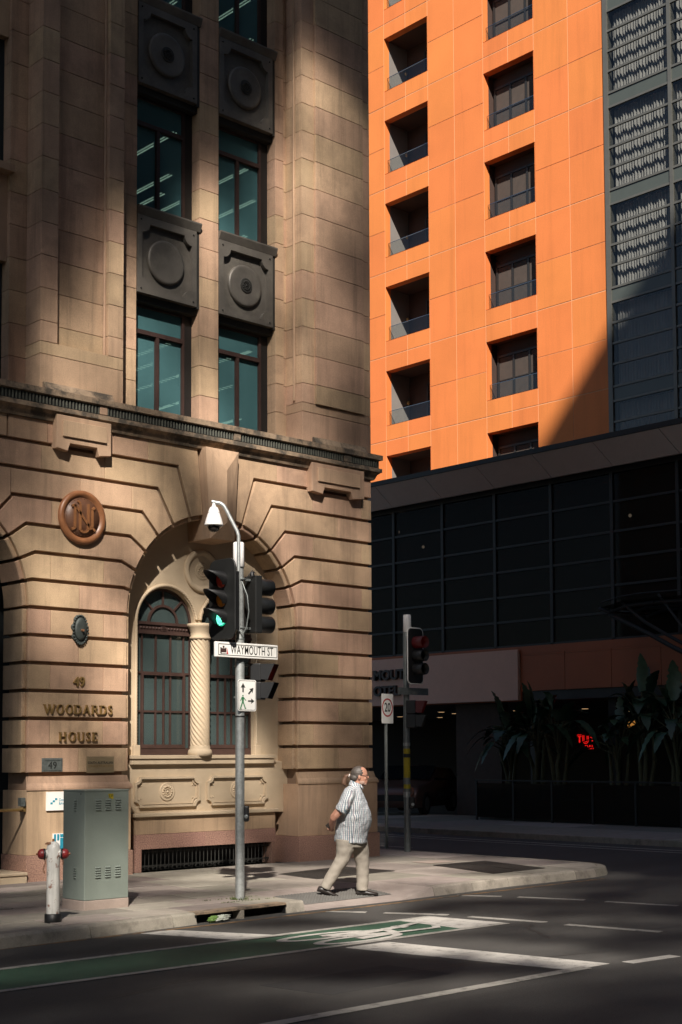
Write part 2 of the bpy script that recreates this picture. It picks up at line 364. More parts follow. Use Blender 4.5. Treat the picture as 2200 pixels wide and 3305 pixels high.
along(KERB2[:4], 1.15); along(KERB2[3:9], .6); along([(18.75,14.4),(18.75,40)], 1.3)
# crossing ramp with a sloping slab, a wing and a tapering kerb
def ramp_z(y): return max(-.118, min(0, (y-14.2)/(14.2-12.95)*.118))
rp = MB(); rp.quad((11.425,12.95,-.118),(13.1,12.98,-.118),(13.1,14.195,0),(11.425,14.195,0)); rp.quad((13.1,12.98,-.118),(13.84,13.04,-.004),(13.84,14.195,0),(13.1,14.195,0))
rp.quad((13.1,12.93,-.128),(13.84,13.0,-.128),(13.84,13.04,-.004),(13.1,12.98,-.118)); rp.quad((11.425,12.9,-.128),(13.1,12.93,-.128),(13.1,12.98,-.118),(11.425,12.95,-.118))
rp.build('ramp_slab', 'paver', pav)
# far side of the cross street: kerb, pavement in big slabs
fp = tag(bpy.data.objects.new('far_pavement', None), kind='structure'); COL.objects.link(fp)
for i in range(14):
    y0 = 10 + i*2.2
    MB().prism(inset([(24.62,y0),(27.0,y0),(27.0,y0+2.2),(24.62,y0+2.2)], [.004]*4), FG(0), 0, .14, .004).build('paving_slab', 'paver', fp)
    MB().prism(inset([(27.0,y0),(30.4,y0),(30.4,y0+2.2),(27.0,y0+2.2)], [.004]*4), FG(0), 0, .14, .004).build('paving_slab', 'paver', fp)
    MB().prism(inset([(24.46,y0),(24.62,y0),(24.62,y0+2.2),(24.46,y0+2.2)], [.002]*4), FG(.001), 0, .14, .01).build('kerb_stone', 'kerb', fp)
# road markings
mk = tag(bpy.data.objects.new('road_markings', None), kind='structure'); COL.objects.link(mk)
def mark(name, poly, m, z=RZ+.004): return MB().prism(poly, FG(z), 0, .003).build(name, m, mk)
def strip(name, a, b, wd, m='paint_white', z=RZ+.004):
    (x0,y0),(x1,y1) = a, b; L_ = math.hypot(x1-x0, y1-y0); nx, ny = -(y1-y0)/L_*wd/2, (x1-x0)/L_*wd/2
    return mark(name, [(x0-nx,y0-ny),(x1-nx,y1-ny),(x1+nx,y1+ny),(x0+nx,y0+ny)], m, z)
mark('cycle_lane', [(-30,10.2),(11.5,10.38),(11.5,11.36),(-30,11.2)], 'paint_green')
strip('lane_line', (-30,11.16),(12.08,11.4), .09, 'paint_line', RZ+.008); strip('lane_line', (-30,10.12),(12.2,10.34), .09, 'paint_line', RZ+.008)
mark('stop_bar', [(11.48,10.4),(12.2,10.39),(12.08,11.35),(11.5,11.35)], 'paint_white', RZ+.008)
mark('stop_bar', [(9.2,11.29),(9.75,11.29),(9.15,12.55),(8.72,12.6)], 'paint_white')
mark('stop_bar', [(9.55,10.19),(10.15,10.2),(10.55,7.72),(10.0,7.72)], 'paint_white')
strip('lane_line', (-30,7.35),(10.2,7.72), .13, 'paint_line', RZ+.008)
strip('lane_dash', (10.72,7.64),(11.4,7.58), .13); strip('lane_dash', (13.2,7.6),(15.2,7.55), .13); strip('lane_dash', (18,7.5),(20,7.5), .13)
for a, b in (((11.58,12.7),(11.86,12.28)),((11.97,12.08),(12.36,11.38)),((12.4,11.08),(12.6,10.1)),((12.6,9.8),(12.8,8.68)),((12.85,8.3),(13.0,7.2))): strip('crossing_dash', a, b, .12, 'paint_line')
for a, b in (((14.13,12.85),(14.45,12.33)),((14.55,12.12),(14.86,11.25)),((14.9,10.94),(15.12,10.0)),((15.2,9.6),(15.35,8.6))): strip('crossing_dash', a, b, .11, 'paint_line')
strip('edge_line', (-6,12.22),(9.6,12.62), .07, 'paint_ochre'); strip('edge_line', (9.6,12.62),(17.6,12.95), .07, 'paint_ochre')
strip('lane_line', (23.6,14),(23.6,40), .12, 'paint_line'); strip('lane_line', (23.1,14),(23.1,24), .1, 'paint_line'); strip('lane_line', (20.6,20),(20.6,30), .12, 'paint_line')
for P, m in (([(13.2,3.5),(16.8,3.6),(16.9,5.2),(13.3,5.0)], 'patch_dark'),([(7.6,8.3),(9.1,8.35),(9.05,9.1),(7.5,9.05)], 'patch_dark'),([(15.9,9.3),(19.2,9.6),(19.0,10.6),(15.8,10.2)], 'patch_pale')): mark('asphalt_patch', P, m, RZ+.002)
for x0_, y0_, dx_, dy_, n_ in ((8.4,8.9,.42,-.1,9),(12.8,6.1,.5,.16,12),(15.6,8.0,.3,.4,10),(6.2,9.4,.4,.05,7),(11.5,9.2,.1,.12,8)):
    mbk = MB(); p_ = (x0_, y0_)
    for k in range(n_):
        q_ = (p_[0]+dx_*random.uniform(.5,1.2)+random.uniform(-.07,.07), p_[1]+dy_*random.uniform(.4,1.3)+random.uniform(-.08,.08)); L_ = math.dist(p_, q_); wx, wy = -(q_[1]-p_[1])/L_*.005, (q_[0]-p_[0])/L_*.005
        mbk.quad((p_[0]-wx,p_[1]-wy,RZ+.0028+k*1e-5),(q_[0]-wx,q_[1]-wy,RZ+.0028+k*1e-5),(q_[0]+wx,q_[1]+wy,RZ+.0028+k*1e-5),(p_[0]+wx,p_[1]+wy,RZ+.0028+k*1e-5)); p_ = q_
    mbk.build('crack', 'black', mk)
# cycle symbol: two stretched wheels, frame, seat and bars
cy = MB()
def ringp(cx, cyy, rx, ry, th):
    o_ = circ(cx, cyy, rx, 28, 0, ry); i_ = circ(cx, cyy, rx-th*1.6, 28, 0, ry-th)
    zr = RZ + .0088 + (.0006 if cyy < 10.8 else 0)
    for k in range(28): j = (k+1) % 28; cy.quad((*o_[k], zr), (*o_[j], zr), (*i_[j], zr), (*i_[k], zr))
SZ = [RZ+.0102]
def st(a, b, wd):
    SZ[0] += .0005; z_ = SZ[0]
    (x0,y0),(x1,y1) = a, b; L_ = math.hypot(x1-x0, y1-y0); nx, ny = -(y1-y0)/L_*wd/2, (x1-x0)/L_*wd/2
    cy.quad((x0-nx,y0-ny,z_),(x1-nx,y1-ny,z_),(x1+nx,y1+ny,z_),(x0+nx,y0+ny,z_))
ringp(9.95,10.98,.62,.2,.085); ringp(10.08,10.55,.62,.2,.085)
for a, b in (((9.95,10.98),(10.8,10.9)),((10.8,10.9),(10.7,10.62)),((10.7,10.62),(10.08,10.55)),((9.95,10.98),(10.12,10.77)),((10.12,10.77),(10.72,10.62)),((10.12,10.77),(10.85,10.9)),((10.8,10.9),(11.05,10.92))): st(a, b, .12)
st((11.05,11.02),(11.08,10.84),.12); st((10.7,10.62),(11.3,10.6),.08); st((11.3,10.58),(11.42,10.72),.09); st((11.06,10.93),(11.42,11.04),.1)
cy.build('cycle_symbol', 'paint_white', mk)
# tactile pad on the ramp: plate plus rows of studs
tp = thing('tactile_pad', (12.5,13.5,-.06), 'grey dotted tactile pad on the crossing ramp under the walking man', 'tactile paving')
def rampP(u, v): # u along X, v along Y
    x = 11.68 + 1.62*u; y = 13.2 + .62*v + .08*u; return x, y, ramp_z(y)
mb = MB(); mb.quad(*[(rampP(u, v)[0], rampP(u, v)[1], rampP(u, v)[2]+.004) for u, v in ((0,0),(1,0),(1,1),(0,1))]); mb.build('plate', 'tactile', tp)
mb = MB()
for i in range(30):
    for j in range(12):
        x, y, z = rampP((i+.5)/30, (j+.5)/12); mb.lathe([(.017,0),(.015,.005),(.009,.008)], (x,y,z+.004), n=6, sm=False)
tag(mb.build('studs', 'tactile', tp), kind='stuff')
# steel access covers let into the pavement
def cover(poly, label, nd):
    c0 = (sum(p[0] for p in poly)/4, sum(p[1] for p in poly)/4, 0); t = thing('access_cover', c0, label, 'access cover', 'steel access covers in the pavement')
    o_ = poly; i_ = inset(poly, [.045]*4); mb = MB()
    for k in range(4): j = (k+1) % 4; mb.prism([o_[k],o_[j],i_[j],i_[k]], FG(.008), 0, .006)
    mb.build('rim', 'cover_steel', t)
    bl = lambda u, v: tuple(i_[0][c]*(1-u)*(1-v)+i_[1][c]*u*(1-v)+i_[2][c]*u*v+i_[3][c]*(1-u)*v for c in (0, 1))
    for k in range(nd):
        u0, u1 = k/nd+.004, (k+1)/nd-.004; MB().prism([bl(u0,0),bl(u1,0),bl(u1,1),bl(u0,1)], FG(.005), 0, .004).build('plate', 'cover_steel', t)
    mb = MB()
    for k in range(34):
        v = (k+.5)/34
        for h in range(nd):
            u0, u1 = h/nd+.03/nd, (h+1)/nd-.03/nd; p, q = bl(u0, v-.008), bl(u1, v-.008); p2, q2 = bl(u1, v+.008), bl(u0, v+.008); mb.prism([p,q,p2,q2], FG(.010), 0, .004)
    tag(mb.build('ribs', 'cover_steel', t), kind='stuff')
cover([(13.45,14.95),(15.25,15.15),(15.25,16.35),(13.6,16.0)], 'dark ribbed steel access cover behind the walking man', 2)
cover([(15.95,13.76),(17.25,13.82),(17.72,15.48),(16.45,15.48)], 'dark ribbed steel access cover near the rounded kerb corner', 2)
tag(MB().prism([(16.7,15.75),(17.3,15.75),(17.3,16.2),(16.7,16.2)], FG(.006), 0, .005).build('pit_lid', 'cabinet_base'), 'small pale concrete pit lid in the corner pavement', 'pit lid')
# side-entry storm drain in the kerb
sdn = thing('storm_drain', (10.35,12.85,RZ), 'dark double-mouthed storm drain let into the kerb below the signal pole', 'storm drain')
D0, D1 = Vector((9.66,12.8,0)), Vector((11.1,12.915,0)); dv = (D1-D0).normalized(); nv = Vector((-dv.y,dv.x,0)); zz = Vector((0,0,1)); DL = (D1-D0).length
MB().frame_box(D0, dv, nv, zz, 0, DL, -.015, .16, -.025, 0).build('lintel', 'weathered', sdn)
MB().frame_box(D0, dv, nv, zz, .68, .74, -.012, .12, -.14, -.026).build('divider', 'kerb', sdn)
mb = MB(); mb.frame_box(D0, dv, nv, zz, .0, DL, .35, .4, -.5, -.027); mb.frame_box(D0, dv, nv, zz, 0, DL, -.03, .4, -.52, -.5); mb.frame_box(D0, dv, nv, zz, -.02, 0.005, .0, .4, -.5, -.027); mb.frame_box(D0, dv, nv, zz, DL-.005, DL+.02, .0, .4, -.5, -.027)
mb.frame_box(D0, dv, nv, zz, 0, DL, -.035, -.02, -.5, -.131); mb.build('pit', 'black', sdn)
lt = thing('plastic_litter', (9.95,12.79,RZ), 'crumpled pale green plastic wrapper in the drain mouth', 'litter')
for nm, m, off, sz in (('wrapper', 'litter', .0, .1), ('torn_end', 'litter_green', -.11, .06)):
    bm = bmesh.new(); bmesh.ops.create_icosphere(bm, subdivisions=3, radius=1)
    for v in bm.verts:
        n_ = math.sin(v.co.x*7+off*9)*math.cos(v.co.y*9)*.22 + math.sin(v.co.z*11+v.co.x*5)*.15; v.co *= 1+n_; v.co = Vector((v.co.x*sz*1.3, v.co.y*.04, v.co.z*.035)); v.co = Vector((10.0+off,12.775,-.085)) + dv*v.co.x + nv*v.co.y + zz*(v.co.z + v.co.x*.12)
    me = bpy.data.meshes.new(nm); bm.to_mesh(me); bm.free(); me.materials.append(M[m]); link(nm, me, lt)

# ---------------------------------------------------------------- the sandstone corner building
B = thing('stone_building', (13.5,17.7,0), 'weathered sandstone corner building with rusticated arches and tall upper windows', 'building')
YF = 17.70; F0 = FX(0.)
ZC = [1.53 + .405*k for k in range(13)]
AR, ACZ = 1.745, 3.95
ANG = {6: 180, 7: 167, 8: 156, 9: 144, 10: 132, 11: 120, 12: 108}
def KA(cx, side, k):
    th = math.radians(ANG[k]); c, s_ = math.cos(th), math.sin(th)
    A_ = (cx + side*AR*abs(c), ACZ + AR*s_)
    if k == 6: return (cx + side*AR, ZC[6]), (cx + side*AR, ZC[6])
    K_ = (cx + side*abs(ZC[k]-ACZ)/abs(math.tan(th)), ZC[k]); return K_, A_
def arch_end(cx, side, k):
    """points of a block end against an arch, from the lower groove to the upper one, with edge kinds"""
    K0, A0 = KA(cx, side, k); K1, A1 = KA(cx, side, k+1); a0, a1 = ANG[k], ANG[k+1]
    arc = [(cx + side*AR*-math.cos(math.radians(a)), ACZ + AR*math.sin(math.radians(a))) for a in (a0 + (a1-a0)*i/4 for i in range(1, 4))]
    pts = ([K0] if k > 6 else []) + [A0] + arc + [A1, K1]
    kinds = (['g'] if k > 6 else []) + ['a']*4 + ['g']
    return pts, kinds
HG = .027
def block(pts, kinds, y0=YF, y1=18.32, m='stone', ch=.005, name='stone_block'):
    P = inset(pts, [{'g': HG, 'j': .0035, 'a': 0., 'n': 0.}[k] for k in kinds]); return MB().prism(P, F0, y0, y1, ch).build(name, m, B)
def band(pts, kinds):
    P = inset(pts, [{'g': HG, 'a': 0.}[k] for k in kinds]); MB().prism(P, F0, YF+.055, 18.3, .012).build('arris_block', 'stone', B)
AB = .075
def arris(cx, side, k):
    a0, a1 = ANG[k], ANG.get(k+1, 99.5); pt = lambda a, r_: (cx - side*r_*math.cos(math.radians(a)), ACZ + r_*math.sin(math.radians(a)))
    A_ = [a0 + (a1-a0)*i/4 for i in range(5)]; band([pt(a, AR) for a in A_] + [pt(a, AR-AB) for a in reversed(A_)], ['a']*4 + ['g'] + ['a']*4 + ['g'])
def arris_jamb(x, side, k):
    x1 = x - side*AB; band([(x,ZC[k]),(x1,ZC[k]),(x1,ZC[k+1]),(x,ZC[k+1])], ['g','a','g','a'])
def course(k, x0, x1, joints, left=None, right=None, ztop=None):
    """one course of rusticated blocks between x0 and x1; left/right: (arch centre) when the end follows an arch"""
    xs = [j for j in joints if x0 + .2 < j < x1 - .2]; z0 = ZC[k]; z1 = ztop or ZC[k+1]; bounds = [None] + xs + [None]
    for i in range(len(bounds)-1):
        a, b = bounds[i], bounds[i+1]; pts = []; kinds = []
        # bottom edge left to right, right end upwards, top edge right to left, left end downwards
        if b is None and right is not None: rp_, rk = arch_end(right, -1, k)
        elif b is None: rp_, rk = [(x1, z0), (x1, z1)], ['n']
        else: rp_, rk = [(b, z0), (b, z1)], ['j']
        if a is None and left is not None: lp_, lk = arch_end(left, 1, k); lp_ = lp_[::-1]; lk = lk[::-1]
        elif a is None: lp_, lk = [(x0, z1), (x0, z0)], ['n']
        else: lp_, lk = [(a, z1), (a, z0)], ['j']
        block(rp_ + lp_, rk + ['g'] + lk + ['g'])
C1, C2 = 8.575, 13.76
XL, XR = 10.32, 17.27
for k in range(6):
    course(k, XL, C2-AR, [10.68,11.6] if k % 2 else [11.17])
    course(k, C2+AR, XR, [15.86,17.03] if k % 2 else [16.45])
for k in range(6, 12):
    j = [10.68,11.6] if k % 2 else [11.17]
    if k >= 10: j = [10.0,11.17,12.1] if k % 2 == 0 else [10.5,11.6]
    course(k, 9.0 if k > 9 else XL, 12.6, j, left=C1, right=C2)
    course(k, 15.0, XR, ([15.86,17.03] if k % 2 else [16.45]), left=C2)
def top_blocks(cx, side, xs):
    K, A_ = KA(cx, side, 12); a1 = 99.5
    arc = [(cx + side*AR*-math.cos(math.radians(a)), ACZ + AR*math.sin(math.radians(a))) for a in (108 + (a1-108)*i/3 for i in range(1, 4))]
    zt = 6.74; e = (cx + side*.40, zt); pts = [(xs[0], ZC[12]), K, A_] + arc + [e, (xs[0], zt)]
    block(pts, ['g', 'g', 'a', 'a', 'a', 'j', 'n', 'j'])
    for a, b in zip(xs, xs[1:]): block([(a, ZC[12]), (b, ZC[12]), (b, zt), (a, zt)], ['g', 'j', 'n', 'j'])
top_blocks(C2, -1, [12.4, 11.75, 10.6, 9.95]); top_blocks(C2, 1, [15.05, 15.8, 16.9, 17.27]); top_blocks(C1, 1, [9.93])
for k in range(6, 13):
    arris(C2, -1, k); arris(C2, 1, k); arris(C1, 1, k)
for k in range(6): arris_jamb(C2-AR, -1, k); arris_jamb(C2+AR, 1, k); arris_jamb(C1+AR, 1, k)
# core behind the joints, pierced by the two arches
def arched_wall(mb, x0, x1, z0, z1, cx, cz, R_, Y0, Y1, zb=None, n=24):
    zb = z0 if zb is None else zb; P = [(cx - R_*math.cos(math.pi*i/n), cz + R_*math.sin(math.pi*i/n)) for i in range(n+1)]
    for i in range(n):
        (a, b), (c, d) = P[i], P[i+1]; mb.quad((a,Y0,b),(c,Y0,d),(c,Y0,z1),(a,Y0,z1)); mb.quad((a,Y0,b),(a,Y1,b),(c,Y1,d),(c,Y0,d))
    mb.quad((x0,Y0,zb),(cx-R_,Y0,zb),(cx-R_,Y0,z1),(x0,Y0,z1)); mb.quad((cx+R_,Y0,zb),(x1,Y0,zb),(x1,Y0,z1),(cx+R_,Y0,z1))
    mb.quad((cx-R_,Y0,zb),(cx-R_,Y1,zb),(cx-R_,Y1,cz),(cx-R_,Y0,cz)); mb.quad((cx+R_,Y1,zb),(cx+R_,Y0,zb),(cx+R_,Y0,cz),(cx+R_,Y1,cz))
    if zb > z0: mb.quad((x0,Y0,z0),(x1,Y0,z0),(x1,Y0,zb),(x0,Y0,zb)); mb.quad((cx-R_,Y0,zb),(cx+R_,Y0,zb),(cx+R_,Y1,zb),(cx-R_,Y1,zb))
mb = MB(); arched_wall(mb, 11.0, 17.23, 0, 7.1, C2, ACZ, AR+.045, YF+.05, 18.33); arched_wall(mb, 6.0, 11.0, 0, 7.1, C1, ACZ, AR+.045, YF+.05, 18.33)
mb.box(-25,6.0,17.75,27,0,27); mb.box(6.0,17.22,19.9,31,0,7.0); mb.box(6.0,17.22,24.6,31,7.0,27); mb.box(6.0,17.22,17.78,24.6,17.2,27); mb.box(6.0,9.2,18.34,24.6,7.2,17.2)
mb.build('core_wall', 'joint', B); MB().quad((17.23,YF+.05,0),(17.23,31,0),(17.23,31,27),(17.23,YF+.05,27)).build('side_wall', 'stone_smooth', B)
# plinth: moulded cap, smooth dado, pink granite foot
def plinth(x0, x1, zg):
    mb = MB(); prof = [(17.76,1.5),(17.685,1.5),(17.675,1.46),(17.66,1.40),(17.63,1.36),(17.62,1.33),(17.62,1.3),(17.76,1.3)]
    mb.loft([[(x0 - (17.69-y if y < 17.7 else 0), y, z) for y, z in prof], [(x1 + (17.69-y if y < 17.7 else 0), y, z) for y, z in prof]]); mb.build('plinth_cap', 'stone_smooth', B)
    MB().box(x0-.05, x1+.05, 17.635, 18.33, zg, 1.3).build('dado', 'stone_smooth', B, .006)
    n = max(1, round((x1-x0)/.75)); wd = (x1-x0+.14)/n
    for i in range(n): MB().box(x0-.07+wd*i+.002, x0-.07+wd*(i+1)-.002, 17.60, 18.33, -.03, zg-.003).build('granite_block', 'granite', B, .005)
plinth(XL+.01, C2-AR, .37); plinth(C2+AR, XR, .42)
# keystones
def keystone(cx):
    mb = MB(); F = [(-.30,6.76),(.30,6.76),(.22,5.3),(-.22,5.3)]
    q = lambda a, y: (cx + a[0], y, a[1])
    top0, top1, b1, b0 = (-.34,6.76),(.34,6.76),(.25,5.28),(-.25,5.28); cp = (0,6.4); cq = (0,5.55)
    yb, yf, ym = 18.3, 17.56, 17.44
    mb._add([q(top0,yf),q(top1,yf),q(b1,yf),q(b0,yf),q(top0,yb),q(top1,yb),q(b1,yb),q(b0,yb),q(cp,ym),q(cq,ym-.01)],
            [(0,8,1),(1,8,9,2),(2,9,3),(3,9,8,0),(0,3,7,4),(1,5,6,2),(3,2,6,7),(0,4,5,1)]); mb.build('keystone', 'stone_smooth', B)
keystone(C2); keystone(C1)
# cornice: cap, fluted band, fillet, cove
def run(name, m, prof, x0=6.0, xe=XR, par_=None):
    mb = MB(); L0 = [(x0, y, z) for y, z in prof]; L1 = [(xe + max(0, YF - y), y, z) for y, z in prof]
    L2 = [(xe + max(0, YF - y), 20, z) for y, z in prof]; mb.loft([L0, L1, L2]); return mb.build(name, m, par_ or B)
run('cornice_cap', 'weathered', [(17.75,7.2),(17.60,7.2),(17.545,7.185),(17.545,7.10),(17.575,7.09),(17.75,7.09)])
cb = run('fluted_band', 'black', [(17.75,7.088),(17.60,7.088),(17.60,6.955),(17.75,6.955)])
mb = MB(); x = 8.5
while x < XR + .08:
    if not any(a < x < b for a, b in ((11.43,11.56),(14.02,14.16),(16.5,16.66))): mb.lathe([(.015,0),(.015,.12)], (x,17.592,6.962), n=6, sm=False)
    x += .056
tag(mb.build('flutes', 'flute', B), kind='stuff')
for a, b, m in ((11.43,11.56,'sign_pale'),(14.02,14.16,'weathered'),(16.5,16.66,'weathered')): MB().box(a, b, 17.575, 17.61, 6.96, 7.085).build('band_tablet', 'stone_smooth' if m == 'sign_pale' else m, B, .004)
run('cornice_fillet', 'weathered', [(17.75,6.95),(17.58,6.95),(17.555,6.94),(17.555,6.875),(17.58,6.865),(17.62,6.83),(17.64,6.78),(17.66,6.74),(17.75,6.74)])
for a, b in ((10.5,11.7),(15.85,17.1)):
    mb = MB(); mb.loft([[(a,17.6,7.2),(a,17.72,7.2),(a,17.72,7.31),(a,17.66,7.31)],[(b,17.6,7.2),(b,17.72,7.2),(b,17.72,7.31),(b,17.66,7.31)]]); mb.build('blocking_course', 'weathered', B)
def corbel(a, b):
    w_ = b-a; y0 = 17.575
    mb = MB(); mb.prism([(a,6.84),(a,6.34),(a+.2*w_,6.31),(a+.24*w_,6.43),(b-.26*w_,6.43),(b-.22*w_,6.31),(b,6.34),(b,6.84)], F0, y0, 17.72, .006)
    c = mb.build('corbel', 'stone_smooth', B); MB().box(a+.1*w_, b-.1*w_, y0-.03, y0, 6.52, 6.76).build('raised_panel', 'stone_smooth', c, .006)
corbel(10.68,11.63); corbel(15.73,16.98)
# upper storeys: ashlar columns
ZU = [7.2,7.74] + [8.24 + .5*i for i in range(19)]
def ashlar(x0, x1, y, zmin=7.2, zmax=17.2, yb=18.34):
    for a, b in zip(ZU, ZU[1:]):
        a, b = max(a, zmin), min(b, zmax)
        if b - a < .05: continue
        MB().prism([(x0+.001,a+.0045),(x1-.001,a+.0045),(x1-.001,b-.0045),(x0+.001,b-.0045)], F0, y + random.uniform(-.0015,.0015), yb, .002).build('ashlar_block', 'stone', B)
ashlar(10.17,10.46,18.12)
MB().box(9.22,10.168,18.33,18.34,7.2,17.2).build('dark_window', 'room_dark', B)
for a, b in ((9.18,10.62),(12.64,14.15)):
    MB().box(9.22,10.168,18.2,18.325,a,b-.12).build('apron_stone', 'stone_smooth', B); MB().box(9.22,10.2,18.02,18.325,b-.117,b).build('stone_sill', 'stone_smooth', B, .006)
ashlar(10.46,10.75,YF,7.93); ashlar(10.75,11.65,YF+.13,7.93); ashlar(11.65,11.92,YF,7.93); ashlar(10.46,11.92,YF,7.2,7.93)
ashlar(11.92,12.40,18.05); ashlar(13.66,14.055,18.05); ashlar(15.31,15.5,18.05); ashlar(15.5,15.62,18.13); ashlar(15.62,15.91,YF,7.9); ashlar(15.91,17.07,YF-.045,7.9); ashlar(17.07,17.27,YF,7.9); ashlar(15.62,17.27,YF,7.2,7.9)
for x in (11.65, 15.62): # quarter round beads on the reveals
    MB().tube([(x-.012, YF+ (.1 if x < 12 else .2), 7.95),(x-.012, YF+(.1 if x < 12 else .2), 17.2)], .022, 8).build('bead', 'stone_smooth', B)
mb = MB(); mb.box(17.2,17.225,18.34,24.6,7.2,17.2); mb.box(9.2,17.2,24.58,24.6,7.2,17.2); mb.box(9.2,9.22,18.34,24.6,7.2,17.2); mb.build('room_wall', 'room', B)
for z in (7.0, 10.3, 13.85, 17.1): MB().box(9.2,17.2,18.36,24.58,z,z+.32).build('floor_slab', 'room', B)
# ring plates
def radial(poly, c, a):
    dx, dy = math.cos(a), math.sin(a); best = None
    for i in range(len(poly)):
        (x0,y0),(x1,y1) = poly[i-1], poly[i]; ex, ey = x1-x0, y1-y0; den = dx*ey - dy*ex
        if abs(den) < 1e-9: continue
        t = ((x0-c[0])*ey - (y0-c[1])*ex)/den; u = ((x0-c[0])*dy - (y0-c[1])*dx)/den
        if t > 0 and -1e-6 <= u <= 1+1e-6: best = t if best is None else max(best, t)
    return (c[0]+dx*best, c[1]+dy*best)
def ring_plate(mb, outer, inner, c, fr, d0, d1):
    an = sorted({round(math.atan2(p[1]-c[1], p[0]-c[0]) % (2*math.pi), 5) for p in outer + inner}); n = len(an)
    O = [radial(outer, c, a) for a in an]; I = [radial(inner, c, a) for a in an]
    for k in range(n):
        j = (k+1) % n; mb.quad(fr(*O[k],d0), fr(*O[j],d0), fr(*I[j],d0), fr(*I[k],d0)); mb.quad(fr(*I[k],d0), fr(*I[j],d0), fr(*I[j],d1), fr(*I[k],d1)); mb.quad(fr(*O[j],d0), fr(*O[k],d0), fr(*O[k],d1), fr(*O[j],d1))
def notched(x0, x1, z0, z1, r, n=5):
    P = []
    for cx, cz, a in ((x0,z0,90),(x1,z0,180),(x1,z1,270),(x0,z1,0)):
        P += [(cx + r*math.cos(math.radians(a - 90*i/n)), cz + r*math.sin(math.radians(a - 90*i/n))) for i in range(n+1)]
    return P
def rosette(parent, cx, cz, y, R_, m, name='rosette', n=12):
    mb = MB(); mb.lathe([(R_*.97,0),(R_,.008),(R_*.93,.016),(R_*.82,.012)], (cx,y,cz), (0,-1,0), 24)
    for k in range(n):
        a = 2*math.pi*k/n; c_ = Vector((cx + math.cos(a)*R_*.55, y-.012, cz + math.sin(a)*R_*.55)); mb.lathe([(R_*.13,0),(R_*.12,.012),(R_*.05,.02)], c_, (0,-1,0), 7)
        c_ = Vector((cx + math.cos(a+.26)*R_*.3, y-.012, cz + math.sin(a+.26)*R_*.3)); mb.lathe([(R_*.07,0),(R_*.06,.012),(R_*.02,.018)], c_, (0,-1,0), 6)
    mb.lathe([(R_*.16,0),(R_*.14,.016),(R_*.06,.022)], (cx,y-.01,cz), (0,-1,0), 10); return mb.build(name, m, parent)
def spandrel(x0, x1, z0, z1, ros):
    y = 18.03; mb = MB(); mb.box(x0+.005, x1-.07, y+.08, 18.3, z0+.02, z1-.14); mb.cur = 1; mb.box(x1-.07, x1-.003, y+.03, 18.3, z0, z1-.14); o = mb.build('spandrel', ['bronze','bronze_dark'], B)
    mb = MB(); cx, cz = (x0+x1-.07)/2, (z0+z1-.14)/2
    ring_plate(mb, [(x0+.005,z0+.02),(x1-.075,z0+.02),(x1-.075,z1-.145),(x0+.005,z1-.145)], notched(x0+.1, x1-.17, z0+.12, z1-.27, .15), (cx,cz), F0, y, y+.08); mb.build('frame', 'bronze', o)
    mb = MB(); mb.lathe([(.36,0),(.36,.045),(.33,.06),(.30,.055),(.1,.065)], (cx,y+.08,cz-.02), (0,-1,0), 36); mb.build('disc', 'bronze', o)
    if ros: rosette(o, cx, cz-.02, y+.016, .13, 'bronze_dark')
    mb = MB(); mb.loft([[(x0,y,z1-.14),(x0,y-.05,z1-.03),(x0,y-.05,z1-.005),(x0,18.3,z1),(x0,18.3,z1-.14)],[(x1,y,z1-.14),(x1,y-.05,z1-.03),(x1,y-.05,z1-.005),(x1,18.3,z1),(x1,18.3,z1-.14)]]); mb.build('flashing', 'bronze', o)
    mb = MB(); mb.box(x0, x1, y+.1, 18.32, z0-.09, z0+.02); mb.build('head_lining', 'bronze_dark', o)
    for a, b in ((x0+.075,z0+.09),(x1-.145,z0+.09),(x0+.075,z1-.22),(x1-.145,z1-.22)): MB().lathe([(.016,0),(.014,.014),(.005,.018)], (a,y,b), (0,-1,0), 8).build('bolt', 'bronze_dark', o)
for x0, x1, ro in ((12.40,13.66,False),(14.055,15.31,True)):
    spandrel(x0, x1, 9.18, 10.62, ro); spandrel(x0, x1, 12.64, 14.15, True)
def upper_window(x0, x1, z0, z1, xm, tr):
    """dark bronze window: transom light over two casements; panes are its sub-parts"""
    y = 18.28; b = .05; zt = z1 - tr; xr = x1 - .16; mb = MB()
    mb.box(x0, x0+b, y-.03, y+.05, z0, z1); mb.box(xr-b, xr, y-.03, y+.05, z0, z1); mb.box(x0+b, xr-b, y-.03, y+.05, z0, z0+b); mb.box(x0+b, xr-b, y-.03, y+.05, z1-b, z1)
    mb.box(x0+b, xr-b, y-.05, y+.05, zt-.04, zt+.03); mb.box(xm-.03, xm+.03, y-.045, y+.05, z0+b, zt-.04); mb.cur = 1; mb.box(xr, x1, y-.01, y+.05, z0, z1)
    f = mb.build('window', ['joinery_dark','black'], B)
    for a, c, d, e in ((x0+b,xr-b,zt+.03,z1-b),(x0+b,xm-.03,z0+b,zt-.04),(xm+.03,xr-b,z0+b,zt-.04)): MB().box(a+.002, c-.002, y+.008, y+.014, d+.002, e-.002).build('glass_pane', 'glass_teal', f)
    return f
for x0, x1, xm in ((12.40,13.66,12.95),(14.055,15.31,14.62)):
    for z0, z1 in ((7.2,9.1),(10.62,12.56),(14.15,16.2)):
        f = upper_window(x0, x1, z0, z1, xm, .46)
        if z0 < 8: # venetian blinds part-way down
            for s_ in range(30 if x0 < 13 else 22):
                z = z1 - .5 - s_*.035; MB().box(x0+.08, x1-.25, 18.36, 18.385, z, z+.012).build('blind_slat', 'blind', f)
